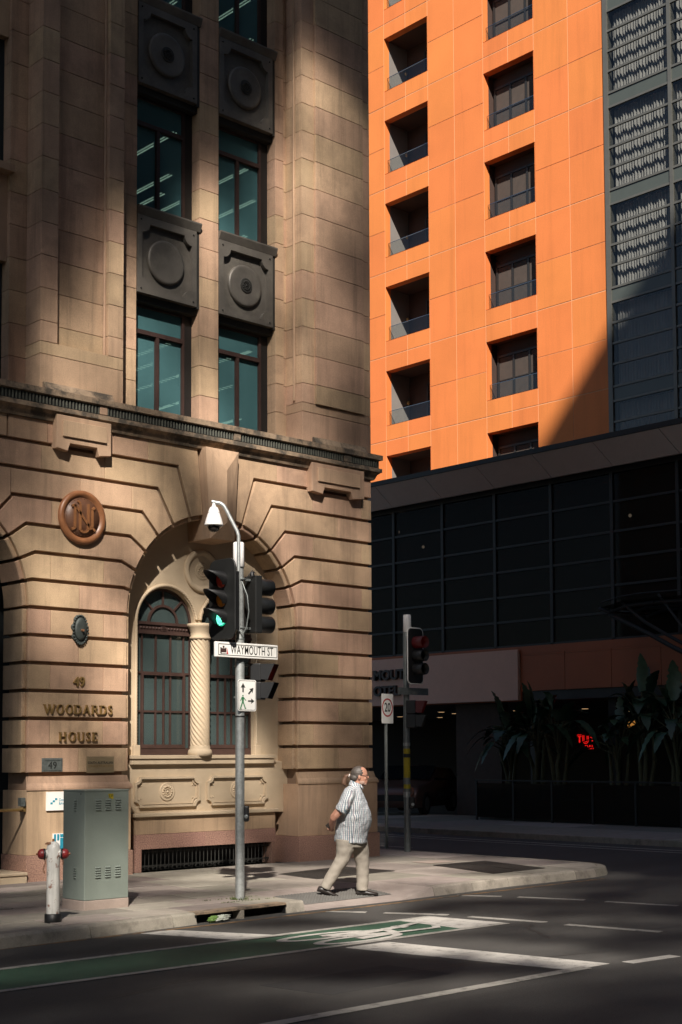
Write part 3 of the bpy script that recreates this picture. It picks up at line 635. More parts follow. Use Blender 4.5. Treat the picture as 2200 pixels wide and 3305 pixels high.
# glowing strips added behind the windows to stand in for reflections in the glass
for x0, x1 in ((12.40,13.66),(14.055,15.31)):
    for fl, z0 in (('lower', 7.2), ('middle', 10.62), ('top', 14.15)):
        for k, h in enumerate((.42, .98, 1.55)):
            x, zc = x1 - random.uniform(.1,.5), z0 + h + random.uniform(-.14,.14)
            t = thing('reflection_strip', (x,18.5,zc), '%s slanting glowing strip standing in for a reflection in the %s window %s of the stone mullion' % (('lowest','middle','highest')[k], fl, 'left' if x0 < 13 else 'right'), 'reflection stand-in', 'fluorescent lights inside the stone building')
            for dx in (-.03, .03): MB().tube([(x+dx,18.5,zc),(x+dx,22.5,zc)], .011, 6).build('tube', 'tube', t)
            MB().box(x-.045, x+.045, 18.5, 22.5, zc+.014, zc+.03).build('strip_back', 'room_dark', t)
# ---------------------------------------------------------------- arched recess with the twin window
YB = 18.30; WZ = 3.95
mb = MB(); arched_wall(mb, 11.8, 13.83, 1.5, 5.9, 13.20, WZ, .56, YB, 18.48, 1.80); arched_wall(mb, 13.83, 15.8, 1.5, 5.9, 14.46, WZ, .56, YB, 18.48, 1.80)
mb.quad((11.8,18.19,.85),(15.8,18.19,.85),(15.8,18.19,1.7),(11.8,18.19,1.7)); mb.quad((11.8,18.19,1.7),(15.8,18.19,1.7),(15.8,18.31,1.72),(11.8,18.31,1.72)); mb.build('recess_wall', 'cream', B)
def sweep(path, r, lobes, pitch, amp, n=18):
    """rope or twisted shaft: a tube whose ribs spiral round the path"""
    mb = MB(); mb.smooth = True; rings = []; s_ = 0.; pts = [Vector(p) for p in path]; up = None
    for i, p in enumerate(pts):
        if i: s_ += (p - pts[i-1]).length
        d = (pts[min(i+1, len(pts)-1)] - pts[max(i-1, 0)]).normalized()
        if up is None: up = Vector((0,-1,0))
        up = (up - d*up.dot(d)).normalized(); sd_ = d.cross(up); ring = []
        for k in range(n):
            a = 2*math.pi*k/n; rr = r*(1 + amp*abs(math.sin((lobes*a + 2*math.pi*s_/pitch)/2)) - amp); ring.append(p + (up*math.cos(a) + sd_*math.sin(a))*rr)
        rings.append(ring)
    mb.loft(rings); return mb
def dens(P, st_):
    out = [P[0]]
    for a, b in zip(P, P[1:]):
        n = max(1, int(math.dist(a, b)/st_))
        for i in range(1, n+1): out.append(tuple(a[c] + (b[c]-a[c])*i/n for c in range(3)))
    return out
for cx, x_lo in ((13.20, 12.60), (14.46, 15.06)):
    sgn = -1 if x_lo < cx else 1
    path = [(x_lo, YB-.01, 1.98)] + [(cx + sgn*.60*math.cos(math.pi*i/24), YB-.01, WZ + .60*math.sin(math.pi*i/24)) for i in range(24)]
    sweep(dens(path, .011), .032, 3, .05, .35, 14).build('rope_moulding', 'cream', B)
    MB().box(x_lo-.06, x_lo+.06, YB-.06, YB+.02, 1.80, 1.98).build('rope_foot', 'cream', B, .008)
cc = sweep([(13.83,18.24,1.97+i*.0125) for i in range(140)], .162, 12, .095, .16, 84).build('twisted_column', 'cream', B)
MB().lathe([(.15,1.80),(.2,1.80),(.2,1.86),(.19,1.9),(.165,1.92),(.17,1.95),(.155,1.98)], (13.83,18.24,0), n=24).build('column_base', 'cream', cc)
MB().lathe([(.14,3.70),(.175,3.71),(.175,3.74),(.155,3.76),(.165,3.82),(.2,3.9),(.215,3.92),(.215,3.96),(.15,3.97)], (13.83,18.24,0), n=24).build('capital', 'cream', cc)
# roundel over the column
ro = MB().lathe([(.36,0),(.36,.035),(.33,.06),(.29,.055),(.27,.03),(.24,.018),(.1,.02)], (13.90,YB+.005,4.84), (0,-1,0), 40).build('roundel', 'cream', B); rosette(ro, 13.90, 4.84, YB-.012, .145, 'cream')
def arch_window(cx):
    """casement window with fanlight and carved transom; the panes are sub-parts"""
    y = 18.42; L_, R_ = cx-.56, cx+.56; mb = MB(); X = [-.56,-.41,-.14,.15,.41,.56]
    mb.box(L_,L_+.035,y-.03,y+.04,1.8,WZ); mb.box(R_-.035,R_,y-.03,y+.04,1.8,WZ); mb.box(L_,R_,y-.035,y+.04,1.8,1.93)
    for dx in X[1:-1]: mb.box(cx+dx-.013,cx+dx+.013,y-.025,y+.03,1.93,3.76)
    for z in (2.52,3.14): mb.box(L_+.03,R_-.03,y-.022,y+.03,z-.016,z+.016)
    for a in range(24):
        t0, t1 = math.pi*a/24, math.pi*(a+1)/24
        for r0, r1 in ((.52,.56),(.26,.30)): mb.prism([(cx+r0*math.cos(t0),WZ+r0*math.sin(t0)),(cx+r1*math.cos(t0),WZ+r1*math.sin(t0)),(cx+r1*math.cos(t1),WZ+r1*math.sin(t1)),(cx+r0*math.cos(t1),WZ+r0*math.sin(t1))], F0, y-.03, y+.04)
    for a in (45, 90, 135):
        t = math.radians(a); u = Vector((math.cos(t),0,math.sin(t))); v = Vector((-math.sin(t),0,math.cos(t))); mb.frame_box((cx,y,WZ), u, Vector((0,1,0)), v, .29, .53, -.025, .035, -.014, .014)
    f = mb.build('window', 'joinery', B)
    mb = MB(); mb.box(cx-.43,cx+.43,y-.045,y-.02,3.10,3.15); mb.box(cx-.43,cx-.39,y-.045,y-.02,1.93,3.10); mb.box(cx+.39,cx+.43,y-.045,y-.02,1.93,3.10); mb.box(cx-.39,cx+.39,y-.045,y-.02,1.93,1.99); mb.box(cx-.013,cx+.017,y-.045,y-.02,1.99,3.10); mb.build('casement', 'joinery', f)
    mb = MB(); mb.box(L_,R_,y-.06,y+.04,3.76,3.80); mb.box(L_,R_,y-.06,y+.04,3.91,3.955); mb.box(L_,R_,y-.035,y+.04,3.80,3.91)
    for k in range(18):
        x = L_ + .06 + k*.06
        if abs(x-cx) > .08: mb.lathe([(.022,0),(.02,.014),(.008,.018)], (x,y-.034,3.855), (0,-1,0), 8)
    mb.build('carved_transom', 'joinery', f); rosette(f, cx, 3.855, y-.03, .06, 'joinery', n=8)
    Z = [1.93,2.52,3.14,3.76]
    for i in range(5):
        for j in range(3): MB().box(cx+X[i]+.004, cx+X[i+1]-.004, y+.002, y+.007, Z[j]+.004, Z[j+1]-.004).build('glass_pane', 'glass_old', f)
    for a0, a1 in ((0,45),(45,90),(90,135),(135,180)):
        P = [(cx+.28*math.cos(math.radians(a)),WZ+.28*math.sin(math.radians(a))) for a in range(a0, a1+1, 9)] + [(cx+.54*math.cos(math.radians(a)),WZ+.54*math.sin(math.radians(a))) for a in range(a1, a0-1, -9)]
        MB().prism(P, F0, y+.002, y+.007).build('glass_pane', 'glass_old', f)
    MB().prism([(cx+.28*math.cos(math.pi*i/12),WZ+.28*math.sin(math.pi*i/12)) for i in range(13)], F0, y+.002, y+.007).build('glass_pane', 'glass_old', f)
arch_window(13.20); arch_window(14.46)
mb = MB(); mb.box(11.6,16.0,19.6,19.62,.5,6.2); mb.box(11.6,11.62,18.6,19.6,.5,6.2); mb.box(15.98,16,18.6,19.6,.5,6.2); mb.box(11.6,16,18.5,19.6,5.7,5.72); mb.build('inner_room', 'room', B)
for cx in (13.20, 14.46): # pale roller blinds hung inside in two drops
    for a, b in ((1.9,2.35),(2.5,3.0),(3.1,4.3)): MB().box(cx-.5, cx+.42, 18.85, 18.86, a, b).build('roller_blind', 'blind', B)
MB().box(6.6,11.0,18.9,18.95,0,6.4).build('doorway_back', 'room_dark', B)
# window sill, apron with two framed panels, bench, vent grille
mb = MB(); mb.box(12.28,15.22,17.94,18.5,1.742,1.80); si = mb.build('window_sill', 'cream', B, .006); MB().box(12.3,15.2,17.965,18.3,1.655,1.739).build('sill_band', 'cream', si, .005)
MB().box(12.3,15.2,18.12,18.2,1.56,1.652).build('sill_cove', 'cream', si)
def apron(x0, x1):
    z0, z1 = 1.0, 1.48; cx, cz = (x0+x1)/2, (z0+z1)/2; mb = MB(); y = 18.155
    ring_plate(mb, notched(x0,x1,z0,z1,.09), notched(x0+.035,x1-.035,z0+.035,z1-.035,.085), (cx,cz), F0, y-.015, y+.035); ring_plate(mb, notched(x0+.045,x1-.045,z0+.045,z1-.045,.085), notched(x0+.06,x1-.06,z0+.06,z1-.06,.085), (cx,cz), F0, y+.012, y+.035)
    o = mb.build('apron_panel', 'cream', B); rosette(o, cx, cz, 18.188, .15, 'cream', n=14)
    for a, b in ((x0+.13,z0+.14),(x1-.13,z0+.14),(x0+.13,z1-.14),(x1-.13,z1-.14)): MB().lathe([(.018,0),(.012,.012),(.003,.02)], (a,18.188,b), (0,-1,0), 4, False).build('stud', 'cream', o)
apron(12.50,13.77); apron(13.92,15.2)
be = MB().box(12.33,15.25,17.90,18.2,.835,.895).build('bench_ledge', 'cream', B, .012)
MB().box(12.37,15.21,17.955,18.2,.565,.832).build('bench_face', 'stone_smooth', be, .005)
gx = [12.37,13.08,13.72,14.35,15.21]
for a, b in zip(gx, gx[1:]): MB().box(a+.002,b-.002,17.945,18.2,.335,.562).build('granite_lintel', 'granite', B, .004)
MB().box(12.37,12.48,17.945,18.2,-.02,.333).build('granite_leg', 'granite', B, .004); MB().box(15.12,15.21,17.945,18.2,-.02,.333).build('granite_leg', 'granite', B, .004)
gr = MB().box(12.48,15.12,18.3,18.34,-.02,.335).build('vent_grille', 'black', B)
for z in (.055, .27): MB().box(12.48,15.12,18.02,18.035,z,z+.022).build('rail', 'bronze_dark', gr)
for k in range(34): MB().tube([(12.52+k*.077,18.028,.0),(12.52+k*.077,18.028,.333)], .007, 6).build('bar', 'bronze_dark', gr)
for k in range(22):
    x = 12.55+k*.118; MB().tube([(x+.05*math.cos(t),18.0,.028+.025*math.sin(t)) for t in (math.pi*2*i/10 for i in range(9))], .004, 5).build('scroll', 'bronze_dark', gr)
# the infill stands a little forward in the arch (a shallower reveal)
for o in list(B.children):
    if o.name.split('.')[0] in ('recess_wall','rope_moulding','rope_foot','twisted_column','roundel','roller_blind','inner_room','apron_panel','sill_cove') or (o.name.startswith('window') and o.data.vertices[0].co.z < 4 and o.name.split('.')[0] == 'window'): o.location = (-.115,-.155,-.02)
# medallion
me_ = thing('medallion', (11.18,17.7,5.36), 'round brown terracotta medallion with interlaced monogram above the pier', 'medallion')
MB().lathe([(.395,0),(.41,.03),(.405,.06),(.375,.085),(.335,.08),(.31,.05),(.3,.045)], (11.18,YF+.005,5.36), (0,-1,0), 48).build('rim', 'terracotta', me_)
MB().lathe([(.3,0),(.298,.05),(.1,.052)], (11.18,YF,5.36), (0,-1,0), 40).build('field', 'terracotta_dark', me_)
mb = MB()
for k in range(60):
    if k % 2 == 0: a = 2*math.pi*k/60; mb.lathe([(.009,0),(.006,.008)], (11.18+.282*math.cos(a),YF-.048,5.36+.282*math.sin(a)), (0,-1,0), 5)
tag(mb.build('beads', 'terracotta_dark', me_), kind='stuff')
def stroke(mb, P, wd, y0, y1):
    for a, b in zip(P, P[1:]):
        d = Vector((b[0]-a[0],b[1]-a[1])).normalized(); n_ = Vector((-d.y,d.x))*wd/2; mb.prism([(a[0]-n_.x,a[1]-n_.y),(b[0]-n_.x,b[1]-n_.y),(b[0]+n_.x,b[1]+n_.y),(a[0]+n_.x,a[1]+n_.y)], F0, y0, y1)
mb = MB(); mc = (11.18,5.36)
for P in ([(-.2,.15),(-.14,.18),(-.14,-.17),(-.2,-.2)],[(-.14,.17),(.14,-.17)],[(.2,.17),(.16,.13),(.16,-.14),(.21,-.19)],[(-.09,.24),(-.05,.2),(-.05,-.2),(.0,-.225),(.06,-.21),(.09,-.18),(.09,.21)]):
    stroke(mb, [(mc[0]+a, mc[1]+b) for a, b in P], .036, YF-.075, YF-.048)
mb.build('monogram', 'terracotta', me_)
# bronze shield
sh = thing('bronze_shield', (11.17,17.7,3.67), 'dark ornate bronze plaque with a round boss on the left pier', 'plaque')
P = [(11.17+ (.135+.018*math.sin(9*t))*math.cos(t)*(1.0), 3.67+(.225+.015*math.sin(7*t))*math.sin(t)) for t in (2*math.pi*k/64 for k in range(64))]
MB().prism(P, F0, YF-.03, YF+.01, .008).build('back_plate', 'verdigris', sh)
mb = MB(); mb.smooth = True; mb.loft([[(11.17+r_*.105*math.cos(t), YF-.03-h, 3.68+r_*.175*math.sin(t)) for t in (2*math.pi*k/28 for k in range(28))] for r_, h in ((1,0),(.95,.02),(.7,.03),(.4,.034))]); mb.build('oval_field', 'verdigris', sh)
for k in range(26):
    t = 2*math.pi*k/26; MB().lathe([(.017,0),(.014,.014),(.004,.018)], (11.17+.125*math.cos(t),YF-.03,3.67+.215*math.sin(t)), (0,-1,0), 7).build('scroll', 'verdigris', sh)
MB().lathe([(.02,0),(.015,.03),(.02,.05)], (11.175,YF-.055,3.66), (0,-1,0), 10).build('boss', 'hydrant_rust', sh)
# serif letters cut from strokes
T, t_ = .16, .07       # thick and thin, in units of the letter height
GL = {'W': (1.35, [((0,1),(.36,0),T),((.36,0),(.66,1),t_),((.62,1),(.96,0),T),((.96,0),(1.3,1),t_)], [(0,1),(.64,1),(1.3,1)]),
      'O': (1.0, 'o', []), 'D': (.95, [((.12,0),(.12,1),T),((.12,.965),(.45,.965),t_),((.12,.035),(.45,.035),t_),((.45,.965),(.72,.82),.1),((.72,.82),(.83,.5),T),((.83,.5),(.72,.18),T),((.72,.18),(.45,.035),.1)], [(.08,1),(.08,0)]),
      'A': (1.0, [((.08,0),(.46,1),t_),((.46,1),(.84,0),T),((.22,.36),(.68,.36),t_)], [(.08,0),(.86,0)]),
      'R': (.9, [((.12,0),(.12,1),T),((.12,.965),(.45,.965),t_),((.45,.965),(.6,.85),.1),((.6,.85),(.6,.64),T),((.6,.64),(.42,.5),.1),((.12,.5),(.42,.5),t_),((.38,.5),(.8,0),T)], [(.1,1),(.1,0),(.84,0)]),
      'S': (.65, [((.52,.78),(.48,.93),t_),((.48,.93),(.28,1.0),t_),((.28,1.0),(.1,.87),.1),((.1,.87),(.14,.65),.14),((.14,.65),(.44,.42),T),((.44,.42),(.5,.2),.14),((.5,.2),(.36,.03),.1),((.36,.03),(.12,.04),t_),((.12,.04),(.05,.24),t_)], []),
      'H': (1.0, [((.14,0),(.14,1),T),((.78,0),(.78,1),T),((.14,.52),(.78,.52),t_)], [(.14,0),(.14,1),(.78,0),(.78,1)]),
      'U': (.95, [((.14,1),(.14,.26),T),((.14,.26),(.26,.06),.12),((.26,.06),(.5,0.0),t_),((.5,0.0),(.7,.1),t_),((.7,.1),(.76,.3),t_),((.76,.3),(.76,1),t_)], [(.14,1),(.76,1)]),
      'E': (.75, [((.14,0),(.14,1),T),((.14,.965),(.58,.965),t_),((.14,.52),(.48,.52),t_),((.14,.035),(.6,.035),t_),((.57,.98),(.57,.8),t_),((.6,.02),(.6,.22),t_)], [(.1,1),(.1,0)]),
      '4': (.8, [((.5,-.2),(.5,.85),T),((.5,.85),(.02,.1),t_),((.02,.1),(.74,.1),t_)], [(.5,-.2)]),
      '9': (.75, [((.16,.62),(.2,.8),T),((.2,.8),(.36,.9),t_),((.36,.9),(.56,.82),.1),((.56,.82),(.62,.55),T),((.62,.55),(.52,.15),.12),((.52,.15),(.2,-.2),t_),((.16,.62),(.2,.4),T),((.2,.4),(.36,.3),t_),((.36,.3),(.58,.42),t_)], [])}
def serif_word(s_, x0, x1, zb, h, parent, y=YF):
    tot = sum(GL[c][0] + .2 for c in s_) - .2; k = (x1-x0)/tot; x = x0
    for c in s_:
        w_, st_, se = GL[c]; mb = MB(); kx = min(k, h*1.25)
        if st_ == 'o':
            o_ = circ(x+.5*k, zb+h*.5, .46*k, 24, 0, .53*h); i_ = circ(x+.5*k, zb+h*.5, .46*k-.15*h, 24, 0, .53*h-.07*h); ring_plate(mb, o_, i_, (x+.5*k, zb+h*.5), F0, y-.032, y+.0)
        else:
            for q_, (a, b, wd) in enumerate(st_): stroke(mb, [(x+a[0]*k, zb+a[1]*h), (x+b[0]*k, zb+b[1]*h)], wd*h, y-.032-q_*.0003, y)
            for q_, (a, b) in enumerate(se): mb.box(x+a*k-.14*h, x+a*k+.14*h, y-.0335-q_*.0002, y, zb+b*h-(.055*h if b > .5 else 0), zb+b*h+(0 if b > .5 else .055*h))
        mb.build('letter', 'brass', parent); x += (w_+.2)*k
wd = thing('building_name', (11.15,17.7,2.0), 'brass serif letters spelling the building name on the left pier', 'lettering')
serif_word('WOODARDS', 10.58, 11.76, 2.415, .135, wd); serif_word('HOUSE', 10.83, 11.5, 2.01, .135, wd)
nb = thing('street_number', (11.15,17.7,2.8), 'large brass numerals 49 above the building name', 'lettering'); text('49', .2, (11.165,YF-.014,2.89), (1,0,0), (0,0,1), 'brass', nb, .014, bold=.003)
# plaques and signs on the pier
pq = thing('number_plaque', (10.72,17.7,1.67), 'small grey metal plaque with 49 in relief on the left pier', 'plaque')
mb = MB(); mb.box(10.55,10.895,YF-.012,YF+.002,1.565,1.765); mb.build('plate', 'zinc_plate', pq, .003)
mb = MB(); ring_plate(mb, [(10.575,1.585),(10.87,1.585),(10.87,1.745),(10.575,1.745)], [(10.588,1.598),(10.857,1.598),(10.857,1.732),(10.588,1.732)], (10.72,1.665), F0, YF-.02, YF-.011); mb.build('inner_frame', 'zinc_plate', pq)
text('49', .15, (10.725,YF-.013,1.655), (1,0,0), (0,0,1), 'sign_black', pq, .004)
bp = thing('college_plaque', (11.56,17.7,1.66), 'engraved brass plaque beside the grey number plaque on the left pier', 'plaque')
MB().box(11.31,11.79,YF-.011,YF+.002,1.54,1.785).build('plate', 'brass_plate', bp, .002)
text('SOUTH AUSTRALIAN', .05, (11.55,YF-.0115,1.69), (1,0,0), (0,0,1), 'sign_black', bp, .001, sx=.95, bold=.0008); text('COLLEGE OF ENGLISH', .05, (11.55,YF-.0115,1.64), (1,0,0), (0,0,1), 'brass', bp, .001, sx=.88)
dv_ = thing('office_sign', (10.85,17.63,1.15), 'white office sign with small teal squares partly hidden behind the green cabinet', 'sign')
MB().box(10.585,11.2,17.605,17.632,1.005,1.275).build('panel', 'sign_white', dv_)
for i in range(3): MB().box(10.645+i*.038,10.681+i*.038,17.602,17.6055,1.095+i*.03,1.123+i*.03).build('square', 'sign_teal', dv_)
text('Development', .06, (10.785,17.604,1.155), (1,0,0), (0,0,1), 'sign_teal', dv_, .001, align='LEFT', sx=.9); text('&Advisory', .06, (10.785,17.604,1.105), (1,0,0), (0,0,1), 'sign_teal', dv_, .001, align='LEFT', sx=.9)
acs = thing('access_sign', (10.8,17.63,.5), 'small blue pictogram sign low on the dado behind the hydrant', 'sign')
MB().box(10.70,10.99,17.61,17.632,.42,.67).build('panel', 'sign_white', acs)
for a, b, c, d in ((10.712,10.745,.43,.66),(10.765,10.80,.57,.66),(10.815,10.98,.615,.66),(10.815,10.98,.43,.605)): MB().box(a,b,17.607,17.6105,c,d).build('tile', 'sign_teal', acs)
MB().box(10.875,10.915,17.605,17.6072,.45,.54).build('figure', 'sign_white', acs); MB().lathe([(.016,0),(.016,.002)], (10.895,17.607,.565), (0,-1,0), 10).build('figure_head', 'sign_white', acs)
# doorway handrail and step at the far left
hr = thing('handrail', (10.1,17.6,0), 'short brass handrail beside the left doorway', 'handrail'); MB().tube([(9.3,17.62,1.03),(10.14,17.62,1.03),(10.2,17.62,1.05)], .022, 10).build('rail', 'brass', hr); MB().tube([(9.35,17.62,.05),(9.35,17.62,1.02)], .02, 8).build('post', 'brass', hr); MB().box(10.17,10.24,17.61,17.7,1.08,1.2).build('wall_box', 'zinc_plate', hr)
MB().box(10.18,10.262,17.64,17.7,1.0,1.06).build('bracket', 'brass', hr)
ds = thing('door_step', (9.5,17.6,0), 'pale stone step of the left doorway', 'step'); MB().box(6.9,10.24,17.55,18.5,-.02,.1).build('riser', 'cream', ds); MB().box(6.9,10.245,17.53,18.5,.102,.145).build('tread', 'cream', ds, .01)
# ---------------------------------------------------------------- the orange hotel tower
H = thing('hotel_tower', (36,30,0), 'tall orange clad tower with square recessed balconies and a dark glazed strip', 'building')
XT = 36.0; FL = [10.24 + 3.21*n for n in range(8)]; FT = FH(XT)
COLS = [(36.06,37.9),(32.5,33.79),(31.12,32.5),(27.4,28.85),(25.96,27.4)]
WA, WB = (33.79,36.06), (28.85,31.12)
def panel(y0, y1, z0, z1):
    MB().prism([(y0+.012,z0+.010),(y1-.012,z0+.010),(y1-.012,z1-.010),(y0+.012,z1-.010)], FT, random.uniform(-.002,.002), .02, .003).build('cladding_panel', 'orange', H)
for z in FL:
    for a, b in COLS: panel(a, b, z+.004, z+1.6); panel(a, b, z+1.6, z+3.2)
    for a, b in (WA, WB):
        m_ = (a+b)/2; panel(a, m_, z+.004, z+.57); panel(m_, b, z+.004, z+.57); panel(a, m_, z+2.63, z+3.2); panel(m_, b, z+2.63, z+3.2)
mb = MB()
for a, b in COLS: mb.box(XT+.010, XT+.3, a, b, 9.5, 36)
for z in FL:
    for a, b in (WA, WB): mb.box(XT+.010, XT+.3, a, b, z-.57, z+.565)
mb.build('joint_backing', 'orange_joint', H)
MB().box(XT+2.2, XT+14, 14, 39, 9, 36).build('tower_core', 'interior', H)
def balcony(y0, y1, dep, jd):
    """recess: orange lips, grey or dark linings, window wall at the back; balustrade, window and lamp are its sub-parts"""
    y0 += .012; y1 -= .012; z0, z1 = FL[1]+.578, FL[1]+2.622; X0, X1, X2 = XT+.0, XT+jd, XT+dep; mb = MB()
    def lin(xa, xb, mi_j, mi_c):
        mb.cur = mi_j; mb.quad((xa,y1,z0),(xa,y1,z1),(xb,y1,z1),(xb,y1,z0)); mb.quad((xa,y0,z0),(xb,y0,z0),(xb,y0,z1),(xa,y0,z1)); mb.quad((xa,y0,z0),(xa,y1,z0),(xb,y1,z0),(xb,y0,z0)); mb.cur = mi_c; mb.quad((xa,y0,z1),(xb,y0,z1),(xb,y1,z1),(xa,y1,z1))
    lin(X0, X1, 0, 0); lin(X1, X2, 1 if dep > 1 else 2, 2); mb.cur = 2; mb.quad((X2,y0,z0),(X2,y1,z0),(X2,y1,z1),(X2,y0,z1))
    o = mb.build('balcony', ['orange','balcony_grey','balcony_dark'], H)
    # window wall with frames and drapes behind panes
    f = MB(); xs = X2-.05; ya, yb = (y0+.02, y0+1.25) if dep > 1 else (y0+.02, y1-.12); n = 2 if dep > 1 else 3; st_ = (yb-ya)/n; zt = z1-.45
    for k in range(n+1): f.box(xs-.03, xs+.02, ya+st_*k-.04, ya+st_*k+.04, z0, zt)
    f.box(xs-.03, xs+.02, ya, yb, zt-.04, zt+.04); f.box(xs-.028, xs+.018, ya, yb, z0+.72, z0+.76); fo = f.build('window_frame', 'frame_dark', o)
    for k in range(n): MB().box(xs, xs+.01, ya+st_*k+.045, ya+st_*(k+1)-.045, z0+.02, zt-.05).build('drape', 'drape', fo)
    b = MB(); b.box(XT+.14, XT+.155, y0+.02, y1-.02, z0, z0+.56); bo = b.build('balustrade', 'glass_clear', o); MB().box(XT+.135, XT+.16, y0+.02, y1-.02, z0+.56, z0+.575).build('edge_rail', 'chrome', bo)
    if dep > 1: MB().lathe([(.03,0),(.07,.05),(.07,.12),(.03,.16)], (XT+1.08, y1-.1, z0+.95), (0,0,1), 8).build('wall_lamp', 'brass', o)
    return o
def clone(o, off):
    c = copy_at(o, H, off)
    for ch in o.children:
        d = ch.copy(); COL.objects.link(d); d.parent = c; d.matrix_parent_inverse = Matrix(); d.location = (0,0,0)
        for g in ch.children: e = g.copy(); COL.objects.link(e); e.parent = d; e.matrix_parent_inverse = Matrix(); e.location = (0,0,0)
for rng, dp, jd in ((WA, 1.25, .27), (WB, .55, .27)):
    o = balcony(rng[0], rng[1], dp, jd)
    for n in range(8):
        if n != 1: clone(o, (0,0,3.21*(n-1)))
# glazed strip to the right: mullions, deep transoms, spandrels, panes, pleated curtains
MY = [25.81,23.47,21.13,18.79,16.45]
for i, y in enumerate(MY): MB().box(XT-.06, XT+.2, y-.06 if i else y-.02, y+.06 if i else 25.955, 9.5, 36).build('mullion', 'mullion', H)
def curtain(y0, y1, z0, z1, name='curtain'):
    n = 110; mb = MB(); ph = random.uniform(0, 6); P = []; mb.smooth = True
    for k in range(n+1):
        y = y0 + (y1-y0)*k/n; P.append((XT+.21 + .045*math.sin(k*1.15+ph+.8*math.sin(k*.13+ph)) + .02*math.sin(k*.31+ph*2), y))
    mb._add([(x, y, z) for x, y in P for z in (z0, z1)], [(2*k,2*k+2,2*k+3,2*k+1) for k in range(n)]); return mb.build(name, 'curtain', H)
for z in FL[:7]:
    for y1, y0 in zip(MY, MY[1:]):
        a, b = y0+.06, y1-.06 if y1 < 25 else 25.79
        for h in (0., .73, 1.40, 2.07, 2.74): MB().box(XT-.04, XT+.04, a, b, z+h-.035, z+h+.035).build('transom', 'mullion', H)
        MB().box(XT-.01, XT+.02, a, b, z+2.78, z+3.17).build('spandrel_panel', 'spandrel_glass', H)
        for h0, h1 in ((.035,.695),(.765,1.365),(1.435,2.035),(2.105,2.705)): MB().box(XT-.004, XT+.004, a+.002, b-.002, z+h0, z+h1).build('glass_pane', 'glass_tower', H)
        if y1 > 20: curtain(a+.05, b-.05, z+.04, z+2.7)
        else: MB().box(XT+.25, XT+.27, a, b, z+.04, z+2.7).build('curtain', 'drape', H)
        MB().box(XT+.5, XT+.52, a-.06, b+.06, z, z+3.2).build('dark_room', 'interior', H)
# ---------------------------------------------------------------- the podium in front of it
P_ = thing('hotel_podium', (30,25,0), 'dark glazed podium with a canted soffit below the orange tower', 'building')
MB().box(29.5, 36.3, 8, 48, 10.03, 10.17).build('roof_edge', 'dark_metal', P_)
XG = 30.35
PY = [40.36-2.055*k for k in range(14)]
for a, b in zip(PY, PY[1:]):
    y1, y0 = a-.008, b+.008; mb = MB(); mb._add([(29.52,y0,10.02),(29.52,y1,10.02),(29.93,y1-.36,9.375),(29.93,y0-.36,9.375),(29.6,y0,10.02),(29.6,y1,10.02),(30.02,y1-.36,9.375),(30.02,y0-.36,9.375)], [(0,1,2,3),(7,6,5,4),(0,3,7,4),(1,5,6,2),(0,4,5,1),(3,2,6,7)]); mb.build('soffit_panel', 'fascia', P_)
MB().box(XG-.02, XG+.3, 8, 46, 9.3, 9.47).build('head_beam', 'dark_metal', P_); MB().box(29.98, XG+.2, 8, 46, 9.48, 10.02).build('soffit_core', 'dark_metal', P_)
TZ = [4.84,5.55,6.27,7.0,7.71,8.52,9.3]; MYP = [38.3-2.055*k for k in range(13)]
for y in MYP: MB().box(XG-.05, XG+.15, y-.05, y+.05, 4.84, 9.3).build('mullion', 'dark_metal', P_)
for a, b in zip(MYP, MYP[1:]):
    for z in TZ[:-1]: MB().box(XG-.04, XG+.1, b+.05, a-.05, z-.03, z+.03).build('transom', 'dark_metal', P_)
    for z0, z1 in zip(TZ, TZ[1:]): MB().box(XG, XG+.01, b+.052, a-.052, z0+.032, z1-.032).build('glass_pane', 'glass_podium', P_)
    if random.random() < .75: MB().box(XG+.6, XG+.62, b+.1, b+.1+random.uniform(.6,1.6), random.choice([4.9,6.3,7.0]), 9.2).build('drape', 'drape', P_)
for z in (6.9, ): MB().box(XG+.3, XG+3, 8, 46, z, z+.3).build('floor_slab', 'interior', P_)
MB().box(XG+2.6, XG+2.7, 8, 46, 4.8, 9.5).build('back_wall', 'interior', P_)
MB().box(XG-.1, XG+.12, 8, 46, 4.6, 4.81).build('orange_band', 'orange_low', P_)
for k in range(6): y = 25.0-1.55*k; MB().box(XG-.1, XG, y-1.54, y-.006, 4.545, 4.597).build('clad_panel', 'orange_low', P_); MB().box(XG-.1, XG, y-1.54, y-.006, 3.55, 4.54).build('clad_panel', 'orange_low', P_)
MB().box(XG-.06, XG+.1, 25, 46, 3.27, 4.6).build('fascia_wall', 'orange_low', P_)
MB().box(XG, 44, 8, 46, 3.3, 3.55).build('entrance_ceiling', 'interior', P_); MB().box(44, 44.2, 8, 46, 0, 3.3).build('entrance_wall', 'interior', P_); MB().box(XG+.2, XG+.5, 26.0, 27.75, 0, 3.3).build('pier', 'drape', P_); MB().box(XG-.04, XG+.2, 8, 25, 3.28, 3.54).build('soffit_edge', 'dark_metal', P_)
for y in (24.9, 22.2, 19.4): MB().box(XG+.3, XG+.55, y-.12, y+.12, 0, 3.3).build('column', 'frame_dark', P_)
sb = thing('hotel_sign', (30.2,28,4), 'pale pink signboard with dark raised capitals above the hotel entrance', 'sign')
MB().box(30.16, 30.27, 25.04, 33.4, 3.3, 4.73).build('board', 'sign_pale', sb)
